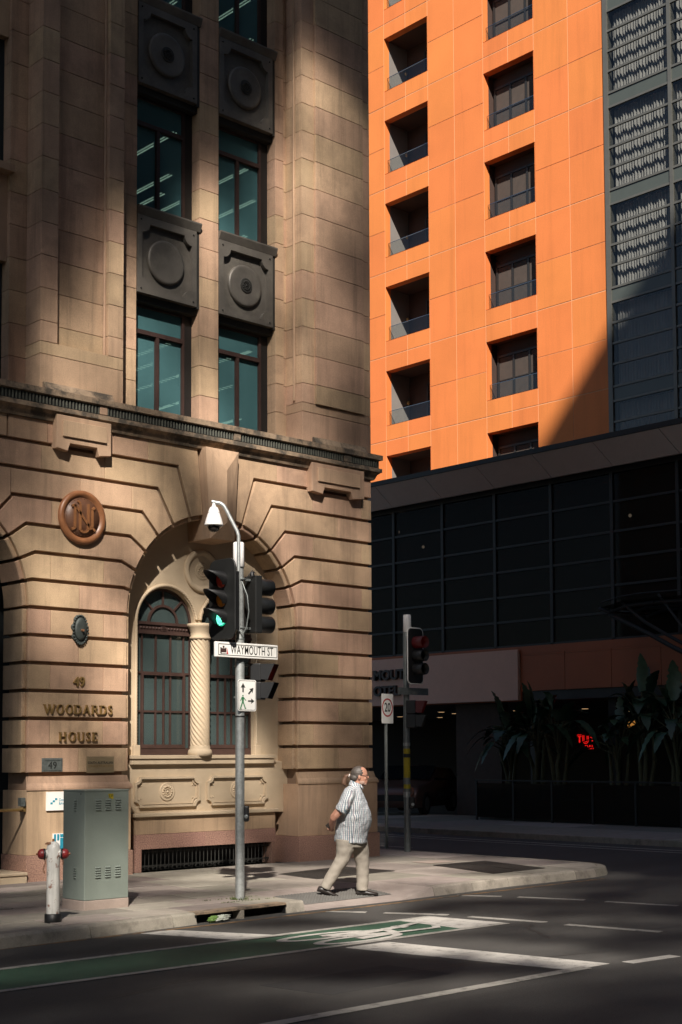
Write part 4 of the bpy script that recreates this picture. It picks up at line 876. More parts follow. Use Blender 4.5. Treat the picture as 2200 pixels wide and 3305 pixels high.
for s_, z, yl, al in (('WAY', 4.22, 30.9, 'RIGHT'), ('MOUTH', 4.22, 30.78, 'LEFT'), ('H', 3.73, 30.9, 'RIGHT'), ('OTEL', 3.73, 30.78, 'LEFT')): text(s_, .42, (30.11, yl, z), (0,-1,0), (0,0,1), 'sign_letter', sb, .05, align=al, sx=1.1, bold=.012)
for i, (x, y) in enumerate(((39.1,38.5),(41.2,38.3),(37.7,34.3),(37.0,30.8),(43.5,35.1),(37.3,28.1),(40.9,29.0),(31.2,21.0),(31.3,21.9),(43.3,33.4),(42.6,40.6),(33.5,32.6),(36.0,33.4))):
    t = thing('downlight', (x,y,3.28), 'small warm downlight in the dark ceiling of the hotel entrance', 'downlight', 'downlights of the hotel entrance'); MB().lathe([(.11,0),(.11,.02)], (x,y,3.27), n=12).build('lens', 'downlight', t); MB().lathe([(.12,0),(.14,.012),(.14,.035)], (x,y,3.274), n=12).build('ring', 'chrome', t)
for y, z in ((30.64,8.85),(29.56,8.25),(27.0,8.26),(24.38,8.25),(21.82,8.23)):
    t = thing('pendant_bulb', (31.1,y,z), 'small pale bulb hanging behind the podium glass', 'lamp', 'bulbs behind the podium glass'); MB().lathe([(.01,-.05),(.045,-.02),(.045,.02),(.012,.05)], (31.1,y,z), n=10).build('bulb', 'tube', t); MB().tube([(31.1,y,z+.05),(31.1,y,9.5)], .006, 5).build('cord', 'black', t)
ne = thing('neon_sign', (32.5,25,2.2), 'red neon sign reading TUT glowing in the dark hotel bar', 'neon sign')
MB().box(32.6, 32.62, 24.55, 25.3, 1.9, 2.5).build('back_panel', 'interior', ne)
def ntube(P): MB().tube([(32.55, y, z) for y, z in P], .011, 6).build('neon_tube', 'neon', ne)
yo = 24.62; q = lambda y, z: (yo - y, 2.08 + z)
for sc in (0, .045):
    ntube([q(-.2-sc*.3,.25-sc),q(-.05,.25-sc)]); ntube([q(-.13+sc*.6,.2),q(-.13+sc*.6,.03)]); ntube([q(.25+sc*.4,.25-sc*1.6),q(.42-sc*.3,.25-sc*1.6)]); ntube([q(.33+sc*.4,.2),q(.33+sc*.4,.06)])
    ntube([q(.0+sc,.24)] + [q(.1+(.1-sc)*-math.cos(math.pi*i/10), .1-(.1-sc)*math.sin(math.pi*i/10)) for i in range(11)] + [q(.2-sc,.22)])
for P in ([(.16,-.05),(.2,-.16),(.24,-.05)],[(.26,-.16),(.26,-.05)],[(.29,-.16),(.33,-.05),(.37,-.16)],[(.08,-.06),(.13,-.05)]): ntube([q(*p) for p in P])
wl = thing('bar_lamp', (31.4,22.1,2.6), 'orange glowing wall lamp in the hotel bar', 'lamp'); MB().lathe([(.09,0),(.12,.06),(.07,.2)], (31.4,22.1,2.5), n=12).build('shade', 'lamp_orange', wl); MB().box(31.42,31.5,22.06,22.14,2.45,2.75).build('bracket', 'black', wl)
# glass balustrade in front of the terrace
bl = thing('terrace_balustrade', (28.6,22,0), 'dark glass balustrade along the hotel terrace', 'balustrade')
for k in range(6):
    y = 25.25-1.3*k; MB().box(28.58, 28.63, y-.025, y+.025, 0, 1.06).build('post', 'dark_metal', bl)
    MB().box(28.595, 28.61, y-1.27, y-.03, .08, 1.0).build('glass_panel', 'glass_podium', bl)
MB().box(28.57, 28.64, 17.4, 25.3, 1.06, 1.1).build('top_rail', 'dark_metal', bl)
# big-leaved plants in a long planter
pt = thing('planter_box', (29.3,22,0), 'low dark planter box under the big-leaved plants', 'planter')
mb = MB(); mb.box(28.9, 29.7, 18.6, 25.4, 0, .05); mb.box(28.9, 28.95, 18.6, 25.4, .05, .55); mb.box(29.65, 29.7, 18.6, 25.4, .05, .55); mb.box(28.95, 29.65, 18.6, 18.65, .05, .55); mb.box(28.95, 29.65, 25.35, 25.4, .05, .55); mb.build('trough', 'dark_metal', pt); MB().box(28.95, 29.65, 18.65, 25.35, .05, .48).build('soil', 'soil', pt)
def big_leaf(base, tip, wd, droop, parent, tear):
    """blade with a midrib fold, drooping arc and torn edges"""
    base, tip = Vector(base), Vector(tip); n = 14; mb = MB(); ax = (tip-base); up = Vector((0,0,1)); sd_ = ax.cross(up)
    sd_ = sd_.normalized() if sd_.length > .05 else Vector((0,1,0)); nrm = sd_.cross(ax).normalized(); L_ = ax.length; vs = []; fs = []
    for i in range(n+1):
        s_ = i/n; c = base + ax*s_ - Vector((0,0,droop*s_*s_)) + nrm*L_*.06*math.sin(math.pi*s_); w_ = wd*(math.sin(math.pi*min(1, s_*.93+.07))**.7)*(1-.25*s_)
        w1, w2 = w_*(1-tear*random.random()*(i % 2)), w_*(1-tear*random.random()*((i+1) % 2)); vs += [c + sd_*w1 + nrm*.2*w1, c, c - sd_*w2 + nrm*.2*w2]
    for i in range(n): a = 3*i; fs += [(a,a+1,a+4,a+3),(a+1,a+2,a+5,a+4)]
    mb.smooth = True; mb._add(vs, fs); return mb.build('leaf', 'leaf', parent)
for (x, y), lab, hs, nl, tear in (((29.3,24.6),'bushy dark plant with torn arching leaves in front of the signboard',3.4,34,.6),((29.35,23.7),'dark plant with two upright paddle leaves right of the signboard',3.9,26,.4),((29.3,22.95),'tall dark banana-like plant in the middle of the planter',4.2,18,.35),((29.4,20.3),'tallest dark banana-like plant beside the steel awning',4.4,28,.35),((29.35,21.1),'low dark plant with drooping torn leaves between two taller ones',3.4,14,.6),((29.3,19.3),'dark big-leaved plant at the right end of the planter',4.1,24,.45)):
    t = thing('banana_plant', (x,y,.48), lab, 'plant', 'big-leaved plants in the hotel planter')
    for k in range(3): MB().tube([(x+random.uniform(-.1,.1),y+.12*(k-1),.45),(x+random.uniform(-.15,.15),y+.2*(k-1),hs*.35),(x+random.uniform(-.2,.2),y+.35*(k-1),hs*.55)], [.07,.055,.04], 8).build('stem', 'stalk', t)
    for k in range(nl):
        a = 2*math.pi*k/nl + random.uniform(-.3,.3); up = random.uniform(.2,1.0); z0 = hs*random.uniform(.5,.64); r0 = .12; p0 = Vector((x+r0*math.cos(a), y+r0*math.sin(a), z0)); L_ = random.uniform(.9,1.5)
        p1 = p0 + Vector((math.cos(a)*(1-up)*.5, math.sin(a)*(.5-.35*up), up*.6)); tip = p1 + Vector((math.cos(a)*(1.05-up)*L_*.6, math.sin(a)*(1.15-up)*L_, up*L_*.85 - .1))
        MB().tube([(x,y,z0-.5), p0, p1], [.03,.022,.014], 6).build('stalk', 'stalk', t); big_leaf(p1, tip, random.uniform(.16,.25), .95*(1.1-up), t, tear)
# steel awning at the right
aw = thing('steel_awning', (28.6,19.5,4.5), 'curved dark steel and glass awning above the plants', 'awning')
for P, r_ in (([(20.98,5.61),(20.39,5.71),(19.86,5.74),(18.6,5.72),(17,5.6)],.02),([(21.05,5.46),(20.73,5.33),(20.22,5.46),(19.42,5.48),(18.62,5.46),(17,5.35)],.05),([(19.28,5.67),(18.63,4.84),(18.2,4.3)],.035),([(20.73,5.29),(19.54,4.7),(18.87,4.34),(17.8,3.8)],.06),([(20.36,5.56),(19.7,5.03),(19.13,4.7),(18.2,4.2)],.045)):
    MB().tube([(28.6+ (21-y)*.0, y, z) for y, z in P], r_, 8).build('arm', 'dark_metal', aw)
for x in (29.4, 30.2): MB().tube([(x,20.73,5.33),(x,20.22,5.46),(x,18.62,5.46),(x,17,5.35)], .04, 8).build('arm', 'dark_metal', aw)
for y, z in ((20.7,5.34),(19.4,5.49),(18.0,5.43)): MB().tube([(28.5,y,z),(30.3,y,z+.05)], .03, 8).build('purlin', 'dark_metal', aw)
mb = MB(); mb._add([(x,y,z+.09) for y, z in ((20.9,5.36),(20.2,5.48),(18.6,5.48),(17,5.37)) for x in (28.4,30.3)], [(0,1,3,2),(2,3,5,4),(4,5,7,6)]); mb.build('glass_sheet', 'glass_podium', aw)
# car standing in the driveway
car = thing('parked_car', (30.3,29.3,0), 'dark car nosing out of the hotel driveway behind the corner', 'car')
ca = Matrix.Translation((30.9,29.9,.0)) @ Matrix.Rotation(math.radians(205), 4, 'Z')
def cv(p): return tuple(ca @ Vector(p))
prof = [(-2.1,.35),(-2.15,.75),(-1.9,1.0),(-1.2,1.4),(.0,1.45),(.75,1.02),(1.7,.9),(2.1,.72),(2.18,.45),(2.1,.22),(-2.0,.22)]
mb = MB(); mb.smooth = True; mb.loft([[cv((x*(1-.03*abs(s_)**3), s_*.88, .22+(z-.22)*(1-.06*s_*s_))) for x, z in prof] for s_ in (-1,-.85,-.4,0,.4,.85,1)]); body = mb.build('body', 'car_paint', car)
for s_ in (-1, 1):
    mb = MB(); mb._add([cv(p) for p in ((-1.75,s_*.885,1.0),(.65,s_*.885,1.0),(.0,s_*.86,1.36),(-1.15,s_*.86,1.34))], [(0,1,2,3)]); mb.build('side_window', 'car_glass', car)
    mb = MB(); mb.smooth = True; mb.lathe([(.03,0),(.16,.02),(.17,.06)], cv((2.06,s_*.6,.7)), ca.to_3x3() @ Vector((1,0,.2)), 12); mb.build('headlight', 'chrome', car)
    for x in (-1.3, 1.35):
        w_ = MB().lathe([(.31,-.1),(.33,-.08),(.33,.08),(.31,.1)], cv((x,s_*.82,.33)), ca.to_3x3() @ Vector((0,1,0)), 24).build('wheel', 'tyre', car); MB().lathe([(.2,-.105),(.21,-.1),(.21,.1),(.2,.105)], cv((x,s_*.82,.33)), ca.to_3x3() @ Vector((0,1,0)), 18).build('rim', 'galv_dark', w_)
mb = MB(); mb._add([cv(p) for p in ((.1,-.78,1.44),(.1,.78,1.44),(.8,.82,1.04),(.8,-.82,1.04))], [(0,1,2,3)]); o = mb.build('windscreen', 'car_glass', car)
mb = MB(); mb._add([cv(p) for p in ((2.2,-.5,.42),(2.2,.5,.42),(2.19,.5,.6),(2.19,-.5,.6))], [(0,1,2,3)]); mb.build('grille', 'black', car)
# ---------------------------------------------------------------- street furniture
RT = Vector((.7314,-.682,0)); FW = Vector((.682,.7314,0)); UZ = Vector((0,0,1)); AX = Vector((1,0,0)); AY = Vector((0,1,0))
# hydrant pillar
hx, hy = 8.03, 13.21
hy_ = thing('fire_hydrant', (hx,hy,0), 'rust-flecked white pillar hydrant with dark red side caps at the kerb', 'hydrant')
MB().lathe([(.07,.08),(.07,.62),(.074,.66),(.076,.78),(.07,.82),(.05,.85),(.025,.865),(.02,.868)], (hx,hy,0), n=26).build('barrel', 'hydrant', hy_)
MB().lathe([(.086,-.01),(.09,.0),(.09,.085),(.078,.092)], (hx,hy,0), n=26).build('foot', 'black', hy_)
MB().lathe([(.014,.86),(.012,.895),(.008,.897)], (hx,hy,0), n=6, sm=False).build('spindle', 'hydrant_rust', hy_)
MB().lathe([(.05,.838),(.052,.845),(.03,.86)], (hx-.035,hy+.02,0), n=10).build('lug', 'hydrant_rust', hy_)
for sg in (-1, 1):
    c = Vector((hx,hy,.735)); a = (RT*sg - FW*(.35 if sg < 0 else .0)).normalized()
    MB().lathe([(.05,.04),(.05,.085),(.056,.09)], c, a, 16).build('outlet', 'hydrant', hy_); MB().lathe([(.058,.088),(.06,.092),(.06,.105),(.055,.11)], c, a, 18).build('gasket', 'black', hy_)
    cp = MB().lathe([(.056,.108),(.058,.12),(.05,.15),(.03,.165),(.014,.168)], c, a, 18).build('cap', 'hydrant_red', hy_); MB().lathe([(.012,.16),(.012,.185)], c, a, 5, False).build('nut', 'hydrant_rust', cp)
    ch = MB(); p0 = c + a*.095 - UZ*.055
    for k in range(9 if sg < 0 else 4):
        pz = p0 - UZ*(.018*k) + RT*(.012*math.sin(k*.8)); ax_ = AX if k % 2 else AY
        ch.tube([pz + ax_*.007*math.cos(t) + UZ*.013*math.sin(t) for t in (2*math.pi*i/8 for i in range(9))], .0025, 5, False)
    tag(ch.build('chain', 'hydrant_rust', hy_), kind='stuff')
# cabinet
cx0, cx1, cy0, cy1 = 8.877, 9.49, 13.918, 14.39
cb = thing('service_cabinet', (9.18,14.15,0), 'pale green metal electricity cabinet with louvre slots on the pavement', 'cabinet')
MB().box(cx0-.004, cx1+.004, cy0-.004, cy1+.004, -.02, .106).build('plinth', 'cabinet_base', cb, .008); MB().box(cx0, cx1, cy0, cy1, .11, 1.375).build('housing', 'cabinet', cb, .006); MB().box(cx0-.005, cx1+.005, cy0-.006, cy1+.005, 1.376, 1.395).build('lid', 'cabinet', cb, .004)
def louvre(px, py, du, zz0, nrm, wdt=.075, n=5, st_=.028):
    mb = MB(); mb.smooth = True
    for k in range(n):
        z = zz0 - k*st_; prof = [(0,-.009),(.010,-.009),(.010,-.004),(.006,.006),(0,.011)]
        mb.loft([[Vector((px,py,z)) + du*(s_*wdt/2) + nrm*a + UZ*b for a, b in prof] for s_ in (-1, -.9, .9, 1)])
    mb.build('louvre', 'cabinet', cb)
    mb = MB()
    for k in range(n): z = zz0 - k*st_; mb.frame_box((px,py,z), du, nrm, UZ, -wdt*.46, wdt*.46, .002, .0104, -.0125, -.0095)
    mb.build('louvre_slot', 'black', cb)
for fr_ in (.30, .52, .75):
    for z in (1.275, .485): louvre(cx0+(cx1-cx0)*fr_, cy0, AX, z, -AY)
for z in (1.27, .48): louvre(cx0, cy0+.2, AY, z, -AX, .05)
MB().prism([(9.20,1.345),(9.27,1.348),(9.272,1.285),(9.245,1.283),(9.24,1.29),(9.21,1.297)], F0, cy0-.002, cy0).build('sticker', 'sign_yellow', cb); text('LV', .05, (9.237,cy0-.0022,1.32), (1,0,0), (0,0,1), 'sign_black', cb, .0004)
MB().lathe([(.008,0),(.008,.004)], (cx0-.001,14.0,1.35), (-1,0,0), 8).build('lock', 'black', cb)
# signal pole at the kerb
px, py = 10.94, 13.60; PB = Vector((px,py,0))
def at(u, f, z): return PB + RT*u + FW*f + UZ*z
sp = thing('signal_pole', (px,py,0), 'galvanised traffic signal pole with camera arm at the kerb by the drain', 'traffic signal')
MB().tube([PB - UZ*.02, PB + UZ*2.98, PB + UZ*3.2, PB + UZ*4.19], [.058,.058,.055,.045], 20).build('pole', 'galv', sp)
MB().lathe([(.068,4.17),(.076,4.175),(.07,4.3),(.069,4.48),(.06,4.49)], (px-.012,py+.012,0), n=22).build('antenna', 'white_plastic', sp)
MB().tube([at(-.012,-.07,3.35),at(-.012,-.07,4.56),at(-.03,-.07,4.62),at(-.17,-.07,4.9),at(-.2,-.07,4.95),at(-.24,-.07,4.98),at(-.35,-.07,5.0)], .024, 12).build('camera_arm', 'galv', sp)
cmr = thing('dome_camera', tuple(at(-.325,-.07,4.9)), 'white dome security camera hanging from the signal pole arm', 'camera')
c0 = at(-.325,-.07,0)
MB().lathe([(.022,4.99),(.022,4.955),(.03,4.94),(.04,4.935)], c0, n=14).build('neck', 'white_plastic', cmr); MB().lathe([(.03,4.935),(.05,4.925),(.074,4.865),(.076,4.86)], c0, n=26).build('cap', 'white_plastic', cmr); MB().lathe([(.074,4.857),(.1,4.78),(.118,4.71),(.12,4.698),(.112,4.69),(.08,4.69)], c0, n=30).build('shroud', 'white_plastic', cmr)
MB().lathe([(.078,4.69),(.077,4.66),(.06,4.63),(.03,4.615),(.005,4.612)], c0, n=22).build('dome', 'dome', cmr)
def visor(c, ax, r, ln, name, m, parent, tun=False):
    """cutaway hood: open below, longer on top"""
    ax = Vector(ax); side = ax.cross(UZ).normalized(); mb = MB(); mb.smooth = True; n = 22; A = [math.radians(-90 + 360*k/n) if tun else math.radians(-38 + 256*k/n) for k in range(n+1)]; vs = []
    for th in (0, .006):
        for a in A:
            d = side*math.cos(a) + UZ*math.sin(a); l_ = ln*(1. if tun else .22 + .78*max(0, (math.sin(a)+.62)/1.62)**1.3); vs += [c + d*(r-th), c + d*(r-th) + ax*l_]
    k = 2*(n+1); fs = []
    for i in range(n): fs += [(2*i,2*i+2,2*i+3,2*i+1),(k+2*i,k+2*i+1,k+2*i+3,k+2*i+2),(2*i+1,2*i+3,k+2*i+3,k+2*i+1)]
    mb._add(vs, fs); return mb.build(name, m, parent)
def board(c, ax, w2, z0, z1, r, th, m, parent, name='backboard'):
    ax = Vector(ax); side = UZ.cross(ax); fr = lambda u, v, d: c + side*u + UZ*(v - c.z) - ax*d; return MB().prism(rrect(-w2, w2, z0, z1, r, 6), fr, 0, th, .004).build(name, m, parent)
hd = Vector((px-.29,py,0)); bo = board(Vector((px-.29,py,3.74)), (-1,0,0), .265, 3.235, 4.25, .13, .018, 'black_soft', sp)
MB().box(px-.275, px-.12, py-.14, py+.14, 3.36, 4.1).build('signal_housing', 'black', sp, .01)
for z, ln, nm in ((3.985,'lens_red','red_lens'),(3.745,'lens_amber','amber_lens'),(3.505,'lens_green','green_lens')):
    c = Vector((px-.292,py,z)); lo = MB().lathe([(.1,0),(.098,.012),(.06,.022),(.01,.026)], c, (-1,0,0), 22).build(nm, ln, sp); visor(c, (-1,0,0), .112, .27, 'visor', 'black', sp)
    if ln == 'lens_green':
        mb = MB()
        for i in range(-5, 6):
            for j in range(-5, 6):
                q_ = (i + (j % 2)*.5)*.0175, j*.0165
                if math.hypot(*q_) < .088: mb.lathe([(.0042,0),(.0035,.004)], c + Vector((-.012-.012*(1-(math.hypot(*q_)/.09)**2),q_[0],q_[1])), (-1,0,0), 6)
        tag(mb.build('led_dots', 'led_green', lo), kind='stuff')
MB().box(px+.16, px+.27, py-.12, py+.12, 3.34, 4.075).build('signal_housing', 'black_soft', sp, .012)
for z in (3.945,3.705,3.465):
    c = Vector((px+.27,py,z)); MB().lathe([(.1,0),(.098,.012),(.02,.022)], c, (1,0,0), 20).build('lens', 'dome', sp)
    visor(c, (1,0,0), .108, .23, 'visor', 'black_soft', sp, True)
for z in (4.02,3.40):
    MB().lathe([(.062,-.012),(.066,-.01),(.066,.01),(.062,.012)], (px,py,z), n=20).build('clamp', 'galv_dark', sp); MB().box(px-.2, px+.2, py-.018, py+.018, z-.014, z+.014).build('bracket', 'galv_dark', sp)
MB().lathe([(.03,0),(.028,.05),(.01,.06)], (px+.2,py,4.075), n=12).build('cable_gland', 'black', sp)
MB().tube([at(.03,-.05,3.98),at(.1,-.1,3.8),at(.12,-.1,3.6),at(.09,-.1,3.4),at(.05,-.09,3.32),at(.0,-.08,3.36)], .008, 7).build('cable', 'galv_dark', sp); MB().tube([at(.06,.0,4.0),at(.16,-.02,4.13),at(.19,.0,4.1)], .006, 6).build('cable', 'black', sp)
MB().tube([at(.05,-.06,3.9),at(.09,-.08,3.75),at(.13,-.05,3.62)], .009, 6).build('cable', 'black', sp)
# pedestrian lanterns on the pole, facing right
nr = (RT*.97 - FW*.22).normalized(); sdv = UZ.cross(nr); pc = at(.215,.2,0)
for z, lit in ((2.845,True),(2.61,False)):
    pl = MB().frame_box(pc + UZ*z, nr, sdv, UZ, -.07, .07, -.12, .12, -.112, .112).build('pedestrian_lantern', 'black', sp, .012)
    fr = lambda u, v, d, z=z: pc + nr*d + sdv*u + UZ*(z+v); o_, i_ = [], []
    for (a, b) in ((-.115,.1),(.115,.1),(.115,-.09),(-.115,-.09)): o_.append((a,b))
    mb = MB(); mb._add([fr(-.115,-.09,.07),fr(-.115,.105,.07),fr(.115,.105,.07),fr(.115,-.09,.07),fr(-.115,-.1,.16),fr(-.115,.105,.25),fr(.115,.105,.25),fr(.115,-.1,.16)], [(0,1,5,4),(1,2,6,5),(2,3,7,6)]); so_ = mb.build('hood', 'black', pl)
    mb = MB(); mb.quad(fr(-.1,-.09,.0715),fr(.1,-.09,.0715),fr(.1,.095,.0715),fr(-.1,.095,.0715)); mb.build('screen', 'lens_red' if lit else 'dome', pl)
    if lit: mb = MB(); mb.lathe([(.016,0),(.014,.004)], fr(0,.06,.073), nr, 8); mb.quad(fr(-.022,-.01,.074),fr(.022,-.01,.074),fr(.028,.04,.074),fr(-.028,.04,.074)); mb.quad(fr(-.018,-.075,.074),fr(.018,-.075,.074),fr(.02,-.012,.074),fr(-.02,-.012,.074)); mb.build('standing_figure', 'led_red', pl)
for z in (2.93,2.53): MB().box(px+.03, px+.15, py-.0, py+.16, z-.012, z+.012).build('bracket', 'galv_dark', sp)
pbx = MB().frame_box(at(.085,-.03,1.065), RT, FW, UZ, -.032, .032, -.05, .05, -.1, .1).build('push_button_box', 'black', sp, .02); MB().lathe([(.028,0),(.026,.012),(.01,.015)], at(.085,-.08,1.03), -FW, 14).build('button', 'galv_dark', pbx)
for z in (2.96,2.28,3.26): MB().lathe([(.06,-.01),(.0615,-.008),(.0615,.008),(.06,.01)], (px,py,z), n=20).build('strap', 'galv_dark' if z > 2.5 else 'black', sp)
# street name blade
sg = thing('street_name_sign', (px,py-.08,3.1), 'white street name blade lettered in black on the signal pole', 'street sign')
MB().box(px-.465, px+.54, py-.105, py-.065, 3.012, 3.2).build('blade', 'sign_white', sg, .006); 
mb = MB(); ring_plate(mb, [(px-.425,3.035),(px+.525,3.035),(px+.525,3.177),(px-.425,3.177)], [(px-.418,3.042),(px+.518,3.042),(px+.518,3.17),(px-.418,3.17)], (px+.05,3.106), F0, py-.1075, py-.1045); mb.build('border', 'sign_black', sg)
text('WAYMOUTH ST', .155, (px+.115,py-.1055,3.105), (1,0,0), (0,0,1), 'sign_black', sg, .0012, sx=.58, bold=.0006, sp=1.08)
mb = MB(); cx_, cz_ = px-.345, 3.1
for a, b, c, d in ((-.03,.03,-.03,.02),(-.05,-.03,-.045,.03),(.03,.045,-.03,.03),(-.045,.05,-.05,-.043),(-.012,.014,.025,.05)): mb.box(cx_+a, cx_+b, py-.107, py-.1045, cz_+c, cz_+d)
mb.build('crest', 'joinery_dark', sg); mb = MB(); mb.prism([(cx_+.05,cz_-.05),(cx_+.075,cz_-.05),(cx_+.055,cz_+.03)], F0, py-.107, py-.1045); mb.build('crest_mark', 'sign_red', sg)
MB().box(px-.09, px+.09, py-.062, py-.05, 2.975, 3.01).build('bracket', 'galv_dark', sg)
# walk-direction sign
wk = thing('crossing_sign', (px,py-.08,2.55), 'white sign with black arrows and a green walking figure on the signal pole', 'sign')
fr = lambda u, v, d: (px+.055+u, py-.075+d, 2.545+v)
MB().prism(rrect(-.147,.147,-.197,.197,.025), fr, 0, .006).build('plate', 'sign_white', wk)
mb = MB(); ring_plate(mb, rrect(-.136,.136,-.186,.186,.02), rrect(-.131,.131,-.181,.181,.016), (0,0), fr, -.0015, .001); mb.build('border', 'sign_black', wk)
def arrow(cx, cy, ang, s_):
    P = [(-.018,-.1),(.018,-.1),(.018,.0),(.062,-.01),(0,.09),(-.062,-.01),(-.018,.0)]; a = math.radians(ang); P = [(cx+s_*(x*math.cos(a)-y*math.sin(a)), cy+s_*(x*math.sin(a)+y*math.cos(a))) for x, y in P]; MB().prism(P, fr, -.0015, .001).build('arrow', 'sign_black', wk)
arrow(-.065,.1,0,.62); arrow(.065,.06,-45,.6); arrow(.07,-.07,-90,.55)
mb = MB(); mb.prism(circ(-.067,-.005,.0105,10), fr, -.0015, .001)
for P in ([(-.085,-.02),(-.052,-.02),(-.054,-.085),(-.082,-.085)],[(-.082,-.085),(-.062,-.085),(-.098,-.165),(-.113,-.16)],[(-.07,-.085),(-.054,-.085),(-.022,-.16),(-.036,-.166)],[(-.113,-.165),(-.095,-.16),(-.09,-.175),(-.106,-.178)],[(-.036,-.166),(-.018,-.155),(-.014,-.165),(-.03,-.174)],[(-.085,-.02),(-.08,-.035),(-.103,-.075),(-.111,-.07)],[(-.055,-.022),(-.055,-.04),(-.02,-.07),(-.014,-.063)]): mb.prism(P, fr, -.0015, .001)
mb.build('walking_figure', 'sign_green', wk)
for z in (2.68,2.42): MB().box(px-.02, px+.12, py-.068, py-.055, z-.015, z+.015).build('bracket', 'galv_dark', wk)
tf = tag(MB().quad((0,0,0),(.001,0,0),(.001,.001,0)).build('grass_tuft', 'moss'), 'tiny mossy weeds round the foot of the signal pole', 'weeds', kind='stuff')
mb = MB()
for k in range(260):
    a = random.uniform(0, 6.28); r_ = random.uniform(.06,.12); ex, ey = (px+r_*math.cos(a), py+r_*math.sin(a)) if k < 90 else (px+random.uniform(-.45,.42), py+random.choice((.16,-.2))+random.uniform(-.012,.012)); h = random.uniform(.006,.03)*(1.6 if k < 90 else .7); an = random.uniform(0,3.14)
    mb._add([(ex-.006*math.cos(an),ey-.006*math.sin(an),.0),(ex+.006*math.cos(an),ey+.006*math.sin(an),.0),(ex+random.uniform(-.02,.02),ey+random.uniform(-.02,.02),h)], [(0,1,2)])
tf.data = mb.mesh('grass_tuft', 'moss')
# second signal pole across the corner
qx, qy = 18.45, 18.0; QB = Vector((qx,qy,0))
def at2(u, f, z): return QB + RT*u + FW*f + UZ*z
s2 = thing('signal_pole', (qx,qy,0), 'shaded signal pole with a white-edged backboard and yellow wrap near the cross street', 'traffic signal')
MB().tube([QB - UZ*.02, QB + UZ*4.1], [.063,.055], 18).build('pole', 'galv_dark', s2); MB().lathe([(.07,4.07),(.082,4.08),(.075,4.25),(.072,4.39),(.06,4.4)], at2(.025,0,0), n=20).build('antenna', 'white_plastic', s2)
bc = at2(.17,-.1,3.62); board(bc, (0,-1,0), .215, 3.09, 4.15, .1, .012, 'sign_white', s2); board(bc - AY*.002, (0,-1,0), .198, 3.107, 4.133, .085, .01, 'black', s2, 'board_face')
for z, ln in ((3.87,'lens_glow'),(3.62,'dome'),(3.37,'dome')):
    c = bc*1.0; c.z = z; c = c - AY*.006; MB().lathe([(.1,0),(.09,.015),(.02,.025)], c, (0,-1,0), 18).build('lens', ln, s2); visor(c, (0,-1,0), .11, .24, 'visor', 'lens_glow' if ln == 'lens_glow' else 'black', s2, True)
MB().box(bc.x-.13, bc.x+.13, bc.y+.013, bc.y+.12, 3.25, 3.99).build('signal_housing', 'black', s2, .01)
for z in (2.67,2.41):
    p2 = at2(.1,-.02,z); pl = MB().frame_box(p2, nr, sdv, UZ, -.09, .09, -.13, .13, -.125, .125).build('pedestrian_lantern', 'black', s2, .012); mb = MB(); mb._add([p2 + nr*.09 + sdv*a + UZ*b + nr*e for a, b, e in ((-.12,-.1,0),(-.12,.115,0),(.12,.115,0),(.12,-.1,0),(-.12,-.11,.1),(-.12,.115,.19),(.12,.115,.19),(.12,-.11,.1))], [(0,1,5,4),(1,2,6,5),(2,3,7,6)]); mb.build('hood', 'lens_glow' if z > 2.5 else 'black', pl)
MB().box(qx-.3, qx+.5, qy-.09, qy-.07, 2.9, 3.03).build('name_blade', 'galv_dark', s2)
yw = MB().lathe([(.0645,1.16),(.064,1.9)], (qx,qy,0), n=18).build('yellow_wrap', 'sign_yellow', s2)
for z, m, h in ((1.05,'sign_white',.1),(1.98,'sign_white',.06),(1.3,'galv_dark',.12),(1.77,'sign_black',.07)): MB().lathe([(.0655,-h/2),(.0655,h/2)], (qx,qy,z), n=18).build('sticker', 'galv' if m == 'sign_white' else m, s2)
b2 = MB().frame_box(at2(.085,-.04,.9), RT, FW, UZ, -.05, .05, -.04, .04, -.11, .11).build('push_button_box', 'black', s2, .02); MB().lathe([(.03,0),(.028,.01)], at2(.1,-.082,.87), -FW, 14).build('button', 'galv', b2)
# speed limit sign
kx, ky = 19.45, 19.55; ks = thing('speed_sign', (kx,ky,0), 'white speed limit sign with 20 in a red ring on a thin post', 'road sign')
MB().tube([(kx,ky,-.13),(kx,ky,2.98)], .033, 12).build('post', 'galv_dark', ks)
v_ = (RT*.6 + FW*.8).normalized(); n_ = UZ.cross(v_)*-1; n_ = n_ if n_.dot(FW) < 0 else -n_; kc = Vector((kx,ky,2.705)) + n_*.04; fr = lambda u, v, d: kc + v_*u + UZ*v - n_*d
MB().prism(rrect(-.2,.2,-.295,.295,.03), fr, 0, .004).build('plate', 'sign_white', ks); mb = MB(); ring_plate(mb, circ(0,.02,.185,36), circ(0,.02,.155,36), (0,.02), fr, -.002, .001); mb.build('red_ring', 'sign_red', ks)
text('20', .25, kc + n_*.002 + UZ*.015, v_, UZ, 'sign_black', ks, .001, sx=.85, bold=.004)
